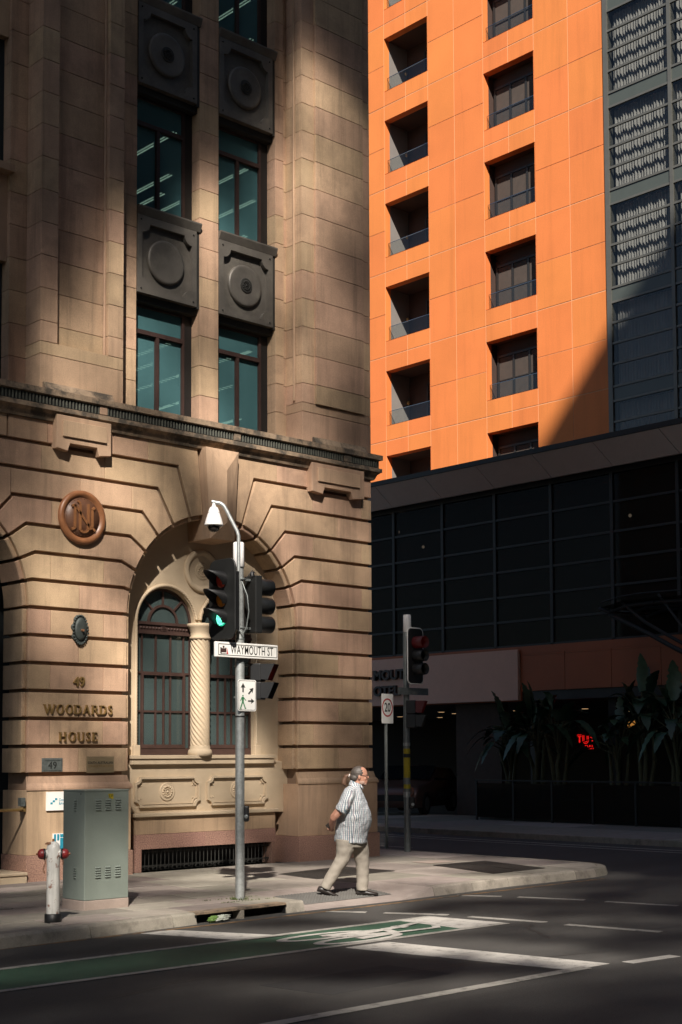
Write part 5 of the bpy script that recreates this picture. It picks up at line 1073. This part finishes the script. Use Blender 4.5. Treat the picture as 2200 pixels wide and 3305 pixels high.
# ---------------------------------------------------------------- the walking man
def shirt_mat():
    m = mat('shirt', (.62, .62, .6), .85); t = m.node_tree; n = t.nodes; L = t.links; b = n['Principled BSDF']
    tc = n.new('ShaderNodeTexCoord'); sp_ = n.new('ShaderNodeSeparateXYZ'); L.new(tc.outputs['Object'], sp_.inputs[0])
    def mth(op, a, b_=None, c=None):
        x = n.new('ShaderNodeMath'); x.operation = op
        for i, q in enumerate((a, b_, c)):
            if q is None: continue
            if isinstance(q, (int, float)): x.inputs[i].default_value = q
            else: L.new(q, x.inputs[i])
        return x.outputs[0]
    nz = n.new('ShaderNodeTexNoise'); nz.inputs['Scale'].default_value = 9; L.new(tc.outputs['Object'], nz.inputs['Vector'])
    wv = mth('MULTIPLY_ADD', nz.outputs[0], .016, -.008)
    du = mth('SUBTRACT', sp_.outputs[0], .07); dv2 = mth('MULTIPLY', mth('ADD', sp_.outputs[1], .22), .8)
    s_ = mth('ADD', mth('ADD', du, mth('MULTIPLY', mth('SIGN', du), dv2)), wv)
    st_ = lambda co, per, duty, ph=0.: mth('GREATER_THAN', mth('PINGPONG', mth('ADD', co, ph), per/2), per/2*(1-duty))
    mix = lambda f, a, c: (lambda x: (L.new(f, x.inputs['Factor']), L.new(a, x.inputs[6]), setattr(x.inputs[7], 'default_value', (*c, 1)), x.outputs[2])[-1])((lambda y: (setattr(y, 'data_type', 'RGBA'), y)[1])(n.new('ShaderNodeMix')))
    base = n.new('ShaderNodeRGB'); base.outputs[0].default_value = (.56, .56, .55, 1)
    c = mix(mth('MULTIPLY', st_(sp_.outputs[2], .024, .35), .45), base.outputs[0], (.25, .3, .33)); c = mix(mth('MULTIPLY', st_(s_, .031, .5), .88), c, (.09, .14, .18)); c = mix(mth('MULTIPLY', st_(s_, .08, .12, .02), .5), c, (.35, .22, .24))
    L.new(c, b.inputs['Base Color']); bp = n.new('ShaderNodeBump'); bp.inputs['Strength'].default_value = .5; bp.inputs['Distance'].default_value = .03
    n2 = n.new('ShaderNodeTexNoise'); n2.inputs['Scale'].default_value = 11; n2.inputs['Distortion'].default_value = 1.2; L.new(tc.outputs['Object'], n2.inputs['Vector']); L.new(n2.outputs[0], bp.inputs['Height']); L.new(bp.outputs[0], b.inputs['Normal'])
shirt_mat()
man = thing('person', (12.66,13.47,-.068), 'ponytailed person in a checked short-sleeved shirt and khaki trousers walking on the ramp', 'person')
man.rotation_euler = (0,0,math.atan2(RT.y, RT.x))
def mlink(name, me, m, parent=man):
    me.materials.clear(); me.materials.append(M[m]); o = bpy.data.objects.new(name, me); COL.objects.link(o); o.parent = parent; return o
TS = bpy.data.scenes.new('workbench')
def remesh(mb, name, m, vox, smooth=4, wr=0., parent=man):
    me = mb.mesh('tmp', m); o = bpy.data.objects.new('tmp', me); TS.collection.objects.link(o); r_ = o.modifiers.new('r', 'REMESH'); r_.mode = 'VOXEL'; r_.voxel_size = vox
    s_ = o.modifiers.new('s', 'SMOOTH'); s_.iterations = smooth; s_.factor = .5; TS.view_layers[0].update(); dg = TS.view_layers[0].depsgraph; me2 = bpy.data.meshes.new_from_object(o.evaluated_get(dg)); bpy.data.objects.remove(o)
    if wr:
        from mathutils import noise as nzz
        for v in me2.vertices: v.co += v.normal * wr * (nzz.noise(Vector((v.co.x*9, v.co.y*9, v.co.z*14))) + .5*nzz.noise(Vector((v.co.x*22+5, v.co.y*22, v.co.z*16))))
    for p in me2.polygons: p.use_smooth = True
    return mlink(name, me2, m, parent)
def ell(c, ru, rv, n=20, tilt=0.): return [(c[0]+ru*math.cos(2*math.pi*k/n), c[1]+rv*math.sin(2*math.pi*k/n), c[2]+tilt*math.cos(2*math.pi*k/n)) for k in range(n)]
def ball(mb, c, rx, ry, rz, n=12):
    rings = [ell((c[0],c[1],c[2]+rz*math.sin(t)), max(.002,rx*math.cos(t)), max(.002,ry*math.cos(t)), n) for t in (math.radians(-88+176*k/8) for k in range(9))]; mb.loft(rings)
# body: head, neck, arms, hands as one skin
bd = MB()
bd.loft([ell((uc,0,z), ru, rv) for z, uc, ru, rv in ((1.452,.215,.03,.03),(1.46,.21,.05,.045),(1.49,.197,.076,.058),(1.53,.184,.09,.069),(1.57,.176,.1,.075),(1.61,.172,.104,.077),(1.645,.168,.1,.076),(1.675,.166,.085,.066),(1.695,.165,.058,.046),(1.704,.165,.02,.02))])
bd.tube([(.1,0,1.36),(.125,0,1.43),(.155,0,1.5),(.16,0,1.55)], [.075,.064,.06,.06], 14)
bd.tube([(.258,0,1.598),(.272,0,1.578),(.286,0,1.558),(.276,0,1.546)], [.008,.0105,.0135,.012], 10); ball(bd, (.262,0,1.518), .016, .026, .008); ball(bd, (.262,0,1.503), .014, .024, .008); ball(bd, (.243,0,1.47), .022, .026, .02); ball(bd, (.258,0,1.607), .012, .05, .012)
for s_ in (-1, 1): ball(bd, (.166,s_*.079,1.562), .02, .01, .032); ball(bd, (.24,s_*.042,1.545), .022, .02, .025)
def arm(s_):
    bd.tube([(.0,s_*.2,1.3),(-.07,s_*.24,1.16),(-.15,s_*.245,1.06),(-.178,s_*.235,1.03),(-.2,s_*.16,.96),(-.2,s_*.07,.9)], [.06,.054,.05,.046,.042,.03], 14)
arm(-1); arm(1)
ball(bd, (-.215,-.035,.885), .028, .045, .035); ball(bd, (-.2,.05,.87), .026, .045, .034)
for k, (dy, ln) in enumerate(((-.062,.05),(-.042,.058),(-.022,.06),(-.003,.052))): bd.tube([(-.218,dy,.875),(-.246,dy+.004,.872),(-.262,dy+.008,.893),(-.256,dy+.01,.91)], [.0095,.0092,.009,.0075], 8)
bd.tube([(-.2,-.07,.9),(-.205,-.078,.925),(-.225,-.075,.945)], [.011,.01,.008], 8)
for k in range(4): bd.tube([(-.205,.03+.018*k,.86),(-.235,.01+.018*k,.855),(-.245,-.01+.018*k,.868)], [.009,.0088,.0075], 8)
body = remesh(bd, 'body', 'skin', .0055, 3)
# clothes
sh_ = MB(); sh_.loft([ell((uc,0,z), ru, rv, 28, tl) for z, uc, ru, rv, tl in ((.70,.045,.222,.212,-.012),(.76,.048,.22,.212,-.01),(.82,.054,.219,.212,0),(.9,.078,.232,.222,0),(1.0,.094,.24,.228,0),(1.1,.094,.226,.224,0),(1.2,.084,.195,.216,0),(1.3,.078,.16,.205,0),(1.36,.076,.135,.19,0),(1.41,.08,.108,.155,0),(1.445,.1,.08,.1,.0),(1.465,.115,.068,.075,.0))])
for s_ in (-1, 1): sh_.tube([(.05,s_*.13,1.385),(.03,s_*.185,1.35),(-.0,s_*.225,1.27),(-.055,s_*.25,1.17),(-.085,s_*.255,1.115)], [.07,.082,.085,.082,.084], 18)
shirt = remesh(sh_, 'shirt', 'shirt', .011, 5, .012)
cl = MB(); cl.smooth = True; cl.loft([ell((uc,0,z), ru, rv, 24, tl) for z, uc, ru, rv, tl in ((1.44,.108,.085,.088,-.028),(1.475,.118,.077,.076,-.035),(1.497,.122,.074,.07,-.03),(1.47,.118,.068,.064,-.03))], False); mlink('collar', cl.mesh('collar', 'shirt'), 'shirt')
for p, q in (((.2,-.05,1.44),(.27,-.02,1.36)),): mlink('collar_point', MB().tube([(.17,-.055,1.465),(.2,-.05,1.43),(.215,-.025,1.405)], [.014,.016,.006], 8).mesh('c', 'shirt'), 'shirt')
tr = MB(); tr.loft([ell((uc,0,z), ru, rv, 24) for z, uc, ru, rv in ((.9,.06,.18,.18),(.8,.055,.19,.185),(.72,.05,.195,.185),(.64,.06,.17,.17))])
tr.tube([(-.02,-.085,.74),(-.03,-.09,.62),(-.062,-.09,.49),(-.12,-.09,.4),(-.2,-.09,.27),(-.27,-.088,.155),(-.295,-.087,.105)], [.135,.12,.095,.086,.08,.073,.072], 18); tr.tube([(.13,.085,.74),(.175,.09,.6),(.2,.09,.43),(.205,.09,.3),(.2,.09,.15),(.198,.09,.055)], [.135,.118,.092,.085,.08,.08], 18)
remesh(tr, 'trousers', 'trouser', .0105, 4, .007)
def shoe(c, ang):
    mb = MB(); prof = [(-.125,.0,.03,.028),(-.115,.0,.036,.05),(-.06,.0,.04,.058),(.0,.0,.042,.05),(.06,.0,.046,.036),(.12,.0,.042,.026),(.165,.0,.03,.02),(.178,.0,.012,.012)]
    rings = []
    for x, y, w_, h in prof: rings.append([(x, y + w_*math.cos(a)*(1 if math.sin(a) > -.2 else .96), max(-.002, h*.62 + h*.75*math.sin(a)) if math.sin(a) > -.2 else .0) for a in (2*math.pi*k/16 for k in range(16))])
    mb.smooth = True; mb.loft(rings); me = mb.mesh('shoe', 'shoe'); me.transform(Matrix.Translation(c) @ Matrix.Rotation(ang, 4, 'Y')); return mlink('shoe', me, 'shoe')
shoe((-.285,-.087,.035), math.radians(17)); shoe((.235,.09,.0), 0)
ha = MB(); ball(ha, (.157,0,1.619), .106, .085, .094, 20); ball(ha, (.105,0,1.555), .07, .078, .06, 16); ball(ha, (.15,-.066,1.585), .03, .016, .035); ball(ha, (.15,.066,1.585), .03, .016, .035); hair = remesh(ha, 'hair', 'hair', .006, 3, .0035)
pn = MB(); pn.tube([(.055,0,1.57),(.025,0,1.585),(-.005,0,1.57),(-.03,0,1.53),(-.04,0,1.48),(-.02,0,1.455)], [.018,.02,.03,.036,.03,.012], 12); remesh(pn, 'ponytail', 'hair_brown', .006, 2, .012, hair); hair.location = (0,0,0)
mlink('hair_tie', MB().lathe([(.02,-.008),(.026,0),(.02,.008)], (.03,0,1.584), (1,0,-.3), 12).mesh('tie', 'white_plastic'), 'white_plastic')
bb = MB(); ball(bb, (.222,0,1.472), .046, .05, .026, 16); ball(bb, (.2,-.05,1.495), .04, .018, .03); ball(bb, (.2,.05,1.495), .04, .018, .03); ball(bb, (.256,0,1.526), .017, .03, .008); remesh(bb, 'beard', 'beard', .006, 3)
gl = MB()
for s_ in (-1, 1):
    gl.tube([(.165,s_*.083,1.588),(.25,s_*.07,1.586),(.276,s_*.06,1.585)], .0028, 6); gl.tube([(.279-.01*abs(math.cos(t)),s_*(.034+.026*math.cos(t)),1.578+.018*math.sin(t)) for t in (2*math.pi*k/14 for k in range(15))], .0022, 5)
gl.tube([(.281,-.01,1.583),(.285,0,1.585),(.281,.01,1.583)], .0022, 5); mlink('glasses', gl.mesh('glasses', 'black'), 'black')
mt = Matrix.Rotation(math.atan2(RT.y, RT.x), 4, 'Z'); ph0 = Vector(man.location) + mt @ Vector((-.235,-.05,.93))
ph = thing('mobile_phone', tuple(ph0), 'black phone held behind the back of the walking person', 'phone')
ax_ = (mt @ Vector((.75,.0,.66))).normalized(); ay_ = (mt @ Vector((0,1,0))).normalized(); az_ = ax_.cross(ay_)
MB().frame_box(ph0, ax_, ay_, az_, -.045, .045, -.012, .012, -.032, .032).build('case', 'black', ph, .006); MB().frame_box(ph0, ax_, ay_, az_, -.04, .04, -.0135, -.0122, -.028, .028).build('screen', 'dome', ph)
bpy.data.scenes.remove(TS)
# ---------------------------------------------------------------- unseen light mask behind the viewer
# added panels and wall, sized to throw light patches on stone front and road
YG = -9.0; TB = (17.7 - YG)/SUN.y
# (sun coordinates: a point slid along the sun's rays to the plane of the stone front)
def gob(a, b): return a - TB*-SUN.x*-1, b - TB*SUN.z       # sun coordinates on the stone front -> point on the mask
LIT=[(9.88,12.25,0),(9.91,10.29,0),(9.93,8.35,0),(10.23,7.38,0.12),(10.84,12.60,0),(10.85,11.24,0),(10.86,10.03,0.02),(10.87,9.23,0.08),(11.03,8.60,0.3),(11.04,7.93,0.6),(10.89,7.44,0.6),(11.62,12.87,0),(11.63,11.48,0),(11.64,10.45,0.02),(11.64,9.69,0.25),(11.65,9.08,0.55),(11.57,8.31,0.8),(11.50,7.62,0.45),(12.04,10.91,0.03),(12.04,10.07,0.4),(12.05,9.38,0.75),(12.05,8.69,0.8),(12.06,7.79,0.55),(11.98,7.16,0.5),(12.69,13.26,0),(12.70,11.82,0),(12.70,10.96,0.05),(12.62,10.23,0.3),(12.63,9.66,0.5),(12.63,9.09,0.45),(12.63,8.39,0.5),(12.64,7.69,0.4),(13.57,13.87,0.05),(13.58,12.83,0.08),(13.58,12.09,0.12),(13.58,11.58,0.55),(13.58,10.99,0.9),(13.58,10.33,0.6),(13.58,9.60,0.5),(13.58,8.88,0.3),(13.59,8.44,0.7),(13.59,7.72,0.9),(13.59,7.22,0.8),(14.31,14.14,0),(14.31,13.23,0.02),(14.41,12.66,0.2),(14.31,11.87,0.3),(14.31,10.97,0.4),(14.31,10.22,0.5),(14.31,9.48,0.45),(14.31,8.59,0.4),(14.31,7.70,0.4),(15.09,14.43,0.02),(15.14,13.67,0.1),(15.14,12.97,0.45),(15.13,12.19,0.55),(15.13,11.19,0.4),(15.13,10.27,0.5),(15.13,9.51,0.3),(15.13,8.75,0.5),(15.13,7.99,0.6),(15.85,14.71,0.05),(15.85,14.15,0.3),(15.84,13.43,0.75),(15.84,12.56,0.65),(15.84,11.78,0.7),(15.83,10.99,0.45),(15.80,10.13,0.4),(15.80,9.19,0.5),(15.79,8.27,0.65),(15.79,7.65,0.75),(16.32,14.88,0.02),(16.32,14.15,0.12),(16.31,13.35,0.4),(16.31,12.55,0.55),(16.41,11.94,0.6),(16.41,11.38,0.35),(16.30,10.72,0.18),(16.30,10.16,0.25),(16.29,9.45,0.6),(16.29,8.67,0.6),(16.28,7.97,0.35),(16.97,15.12,0.02),(16.96,13.97,0.06),(16.96,12.74,0.22),(16.95,11.69,0.2),(16.94,10.72,0.12),(16.93,9.75,0.2),(16.93,8.71,0.3),(16.92,7.92,0.2),(16.92,7.44,0.15),(10.09,6.71,0.2),(10.10,6.39,0.3),(10.03,5.94,0.45),(10.04,5.30,0.4),(10.33,5.02,0.4),(10.68,6.55,0.35),(11.28,6.64,0.5),(11.28,6.11,0.7),(10.68,5.77,0.5),(12.06,6.76,0.4),(12.07,6.22,0.65),(12.07,5.67,0.8),(12.72,6.66,0.5),(12.73,6.24,0.85),(13.24,6.52,0.85),(13.24,6.03,0.7),(10.69,4.92,0.5),(10.62,4.40,0.6),(11.68,5.02,0.65),(12.07,5.20,0.7),(11.30,4.46,0.85),(10.70,3.96,0.6),(11.76,4.56,0.5),(11.92,4.04,0.35),(11.53,4.08,0.4),(11.15,3.86,0.55),(10.64,3.44,0.5),(11.30,3.48,0.25),(11.85,3.57,0.6),(10.79,2.94,0.3),(11.31,3.08,0.35),(11.85,2.97,0.75),(11.01,2.56,0.6),(11.70,2.57,0.85),(10.50,2.55,0.5),(11.02,2.11,0.75),(11.78,2.11,0.8),(10.51,2.04,0.6),(11.09,1.66,0.75),(11.78,1.65,0.8),(10.73,1.34,0.7),(10.52,0.91,0.75),(10.45,0.29,0.6),(11.71,1.19,0.7),(9.98,4.54,0),(9.99,3.91,0),(10.00,3.28,0),(10.00,2.66,0),(10.01,2.04,0),(10.02,1.42,0.03),(10.03,0.80,0.05),(10.03,0.25,0.4),(12.43,5.43,0.6),(12.90,5.15,0.3),(13.24,5.39,0.15),(13.75,5.41,0.55),(13.39,5.16,0.7),(13.03,5.20,0.6),(12.69,4.61,0.6),(12.35,4.58,0.7),(12.35,3.89,0.5),(12.78,3.91,0.55),(13.34,4.22,0.8),(13.35,3.51,0.75),(13.35,2.80,0.8),(12.36,3.20,0.45),(12.78,3.21,0.4),(12.36,2.58,0.7),(13.04,2.37,0.8),(13.84,3.96,0.3),(13.93,3.24,0.25),(14.30,3.25,0.12),(14.68,4.00,0.12),(14.68,4.74,0.05),(14.78,2.89,0.1),(14.30,2.52,0.55),(14.68,2.37,0.5),(14.30,5.09,0.1),(14.68,5.34,0.05),(14.32,5.29,0.08),(12.36,2.10,0.7),(13.31,2.09,0.8),(14.21,2.08,0.65),(12.70,1.68,0.7),(13.57,1.66,0.8),(14.49,1.64,0.55),(12.37,1.21,0.55),(13.22,1.25,0.65),(14.12,1.15,0.75),(14.78,1.19,0.5),(12.37,0.94,0.6),(13.31,0.89,0.6),(14.68,0.83,0.55),(14.13,6.36,0.9),(14.69,6.73,0.85),(15.27,6.59,0.9),(14.69,5.84,0.8),(15.17,5.75,0.95),(15.56,6.40,0.85),(16.07,6.62,0.6),(15.86,5.83,0.7),(15.46,5.18,0.8),(16.27,6.03,0.4),(16.91,6.57,0.4),(16.91,5.95,0.35),(16.06,5.24,0.5),(16.69,5.22,0.35),(15.66,4.67,0.75),(16.27,4.49,0.4),(16.90,4.38,0.3),(15.61,4.07,0.5),(16.06,3.80,0.3),(16.89,3.61,0.28),(15.65,3.18,0.28),(16.46,2.98,0.25),(16.99,2.68,0.22),(15.65,2.43,0.45),(16.25,2.37,0.28),(15.65,1.91,0.55),(16.25,1.76,0.35),(16.88,1.61,0.3),(15.64,1.10,0.6),(16.04,0.94,0.35),(15.54,0.44,0.5),(15.94,0.43,0.15),(16.55,0.55,0.15),(17.08,0.53,0.12),(15.21,1.69,0.12),(15.21,0.97,0.08),(15.20,0.24,0.06),(15.21,2.43,0.1),(15.21,3.53,0.1),(10.19,-0.64,0.5),(10.80,-2.96,0.2),(11.13,-4.34,0.35),(11.04,-2.66,0.2),(10.68,-0.38,0.55),(11.58,-5.62,0.15),(11.96,-4.85,0.5),(12.59,-5.60,0.75),(12.62,-2.16,0.5),(12.88,-4.25,0.6),(12.98,-0.58,0.45),(13.37,-3.16,0.6),(13.44,-5.41,0.75),(13.80,-0.40,0.55),(13.78,-2.90,0.7),(13.91,-4.90,0.75),(14.39,-2.71,0.75),(14.72,-4.50,0.85),(15.02,-3.67,0.9),(14.87,-0.71,0.45),(15.62,-0.42,0.3),(15.50,-3.42,0.8),(15.88,-5.23,0.85),(16.47,-2.09,0.75),(16.44,-0.09,0.2),(16.78,-4.22,0.85),(16.89,-5.86,0.85),(17.40,-2.32,0.85),(17.66,-4.18,0.85),(18.38,-1.33,0.55),(18.81,-2.84,0.75),(18.40,-4.64,0.9),(19.12,-4.46,0.85),(19.82,-3.08,0.5),(20.07,-4.01,0.5),(20.31,-4.88,0.65),(21.08,-4.28,0.35),(21.40,-4.86,0.3),(21.63,-5.36,0.35),(17.60,1.60,0.02),(18.65,2.07,0),(19.55,0.35,0),(20.88,-1.54,0),(22.09,-3.26,0),(22.74,-4.53,0.02),(23.24,-5.64,0.02),(20.26,6.95,0),(24.43,4.22,0),(25.86,0.03,0),(11.75,-5.59,0.25),(12.81,-5.27,0.55),(13.51,-4.98,0.6),(11.07,-3.45,0.1),(12.02,-6.85,0.02),(12.80,-7.08,0.02),(13.58,-7.01,0.05),(14.25,-6.83,0.6),(14.86,-6.88,0.7),(13.94,-8.03,0.03),(14.75,-8.01,0.15),(12.19,-7.67,0.3),(12.95,-8.02,0.3),(13.71,-8.38,0.12),(11.94,-7.73,0.35),(15.40,-6.15,0.45),(15.06,-6.49,0.1),(14.73,-6.11,0.4),(16.00,-5.71,0.4),(16.04,-6.92,0.8),(16.65,-7.65,0.9),(15.71,-7.73,0.7),(17.05,-7.37,0.8),(17.99,-8.14,0.6),(17.19,-8.49,0.5),(16.50,-8.67,0.75),(17.32,-9.46,0.75),(18.06,-10.33,0.8),(18.71,-11.23,0.7),(18.15,-8.92,0.3),(18.92,-9.88,0.4),(19.64,-10.76,0.15),(16.91,-5.84,0.35),(17.76,-5.66,0.45),(17.55,-6.68,0.15),(18.41,-6.55,0.4),(18.51,-7.69,0.35),(19.58,-7.04,0.3),(19.53,-8.33,0.2),(19.29,-8.94,0.4),(20.40,-9.26,0.25),(20.29,-10.26,0.15),(19.48,-5.97,0.35),(20.35,-6.24,0.25),(21.25,-6.52,0.2),(20.96,-7.16,0.03),(22.30,-6.59,0.12),(21.85,-7.97,0.2),(21.33,-9.04,0.03),(20.88,-8.32,0.15),(15.29,-8.87,0.1),(15.83,-9.21,0.03),(15.26,-9.77,0),(16.01,-10.23,0),(16.87,-10.09,0.05),(16.73,-10.78,0),(17.58,-10.87,0.08),(18.02,-11.37,0.1),(18.73,-11.91,0.35),(19.50,-11.71,0.3),(14.51,-9.31,0.05),(13.33,-9.09,0.12),(14.05,-9.63,0.25),(14.76,-10.16,0.35),(15.45,-10.77,0.35),(16.16,-11.02,0.35),(16.88,-11.37,0.5),(17.66,-11.56,0.4),(18.22,-12.37,0.25),(18.98,-12.66,0.25),(12.97,-9.50,0.2),(13.89,-10.23,0.2),(14.77,-10.77,0.15),(15.65,-11.31,0.3),(16.55,-11.70,0.25),(17.44,-12.24,0.2),(18.26,-12.91,0.12),(13.52,-10.47,0.03),(15.19,-11.50,0.03),(16.87,-12.45,0.08),(18.09,-13.27,0.05),(18.80,-13.40,0.1),(12.63,-8.76,0.05),(12.16,-8.65,0.05),(12.34,-9.44,0.05)]
import numpy as np
from mathutils import noise
LIT += [(14.45,-1.5,.95),(14.5,-1.1,.95),(14.3,-1.9,.95),(14.4,-2.3,.9),(14.9,-1.5,.9),(14.1,-1.5,.9),(14.2,.0,.9),(13.9,.1,.9),(14.35,-.6,.85)]
LP_ = np.array(LIT)
def lit(a, b):
    """share of sun let through at sun coordinates (a, b): smooth blend of hand-set light patch values"""
    d2 = (a-LP_[:,0])**2 + (b-LP_[:,1])**2*(1. if b > -.3 else 2.)
    k = np.where(d2 < 2.5, np.exp(-d2*14) + 3e-5/(d2+.01), 0.); w0 = k.sum()
    if w0 <= 3e-5: return 0.
    l = float((k*LP_[:,2]).sum()/w0)
    if b > -.4: l = max(0., (l-.42)*1.25+.46)
    elif b < -6: l *= 1.25 if a > 13.5 else .85
    if 12. < a < 13.75 and 2.3 < b < 4.9: l = max(l, .8)
    if b > -.4: p, q = (a*.8 + b*.6)*.95, (b*.8 - a*.6)*.4; n_ = noise.noise(Vector((p, q, 3.7))) + .5*noise.noise(Vector((p*2.1, q*2., 9.1)))
    else: p, q = (a*.859 - b*.512)*.33, (a*.512 + b*.859)*2.1; n_ = noise.noise(Vector((p, q, 1.3))) + .4*noise.noise(Vector((p*2.2, q*2., 5.)))
    if (a-11.2)**2 + (b-5.35)**2 < .5: n_ = max(n_, .0)
    if b > 7: return l**1.2*max(.5, 1. + .9*n_)
    return l**1.3*max(.1, .95 + 1.3*n_)
A0, A1, B0, B1, CS = 9.4, 26.5, -14.4, 15.6, .24
tw = thing('light_mask', (-5,YG,0), 'unseen grey wall and panel grid added to cast the dappled light patches', 'building')
(gx0, gz0), (gx1, gz1) = gob(A0, B0), gob(A1, B1)
mb = MB(); na, nb_ = int((A1-A0)/CS), int((B1-B0)/CS)
for i in range(na):
    for j in range(nb_):
        a, b = A0 + (i+.5)*CS, B0 + (j+.5)*CS; l = min(1., lit(a, b)); s_ = math.sqrt(max(0., 1-l))*CS/2
        if s_ < .01: continue
        gx_, gz_ = gob(a, b); s_ = min(s_, CS/2 + .002); mb.quad((gx_-s_,YG,gz_-s_),(gx_+s_,YG,gz_-s_),(gx_+s_,YG,gz_+s_),(gx_-s_,YG,gz_+s_))
tag(mb.build('mask_panels', 'concrete', tw), kind='stuff')
EX1 = gx0 + na*CS; EZ1 = gz0 + nb_*CS
mb = MB(); mb.box(-30, gx0, YG-.3, YG+.02, -.13, 58); mb.box(EX1, 70, YG-.3, YG+.02, -.13, 55.2); mb.box(gx0, EX1, YG-.3, YG+.02, -.13, gz0); mb.box(gx0, -1.5, YG-.3, YG+.02, EZ1, 58); mb.box(-1.5, EX1, YG-.3, YG+.02, EZ1, 55.2); mb.build('mask_wall', 'concrete', tw)  # added wall closing off sun and sky; roofline sets the hotel's shadow edge
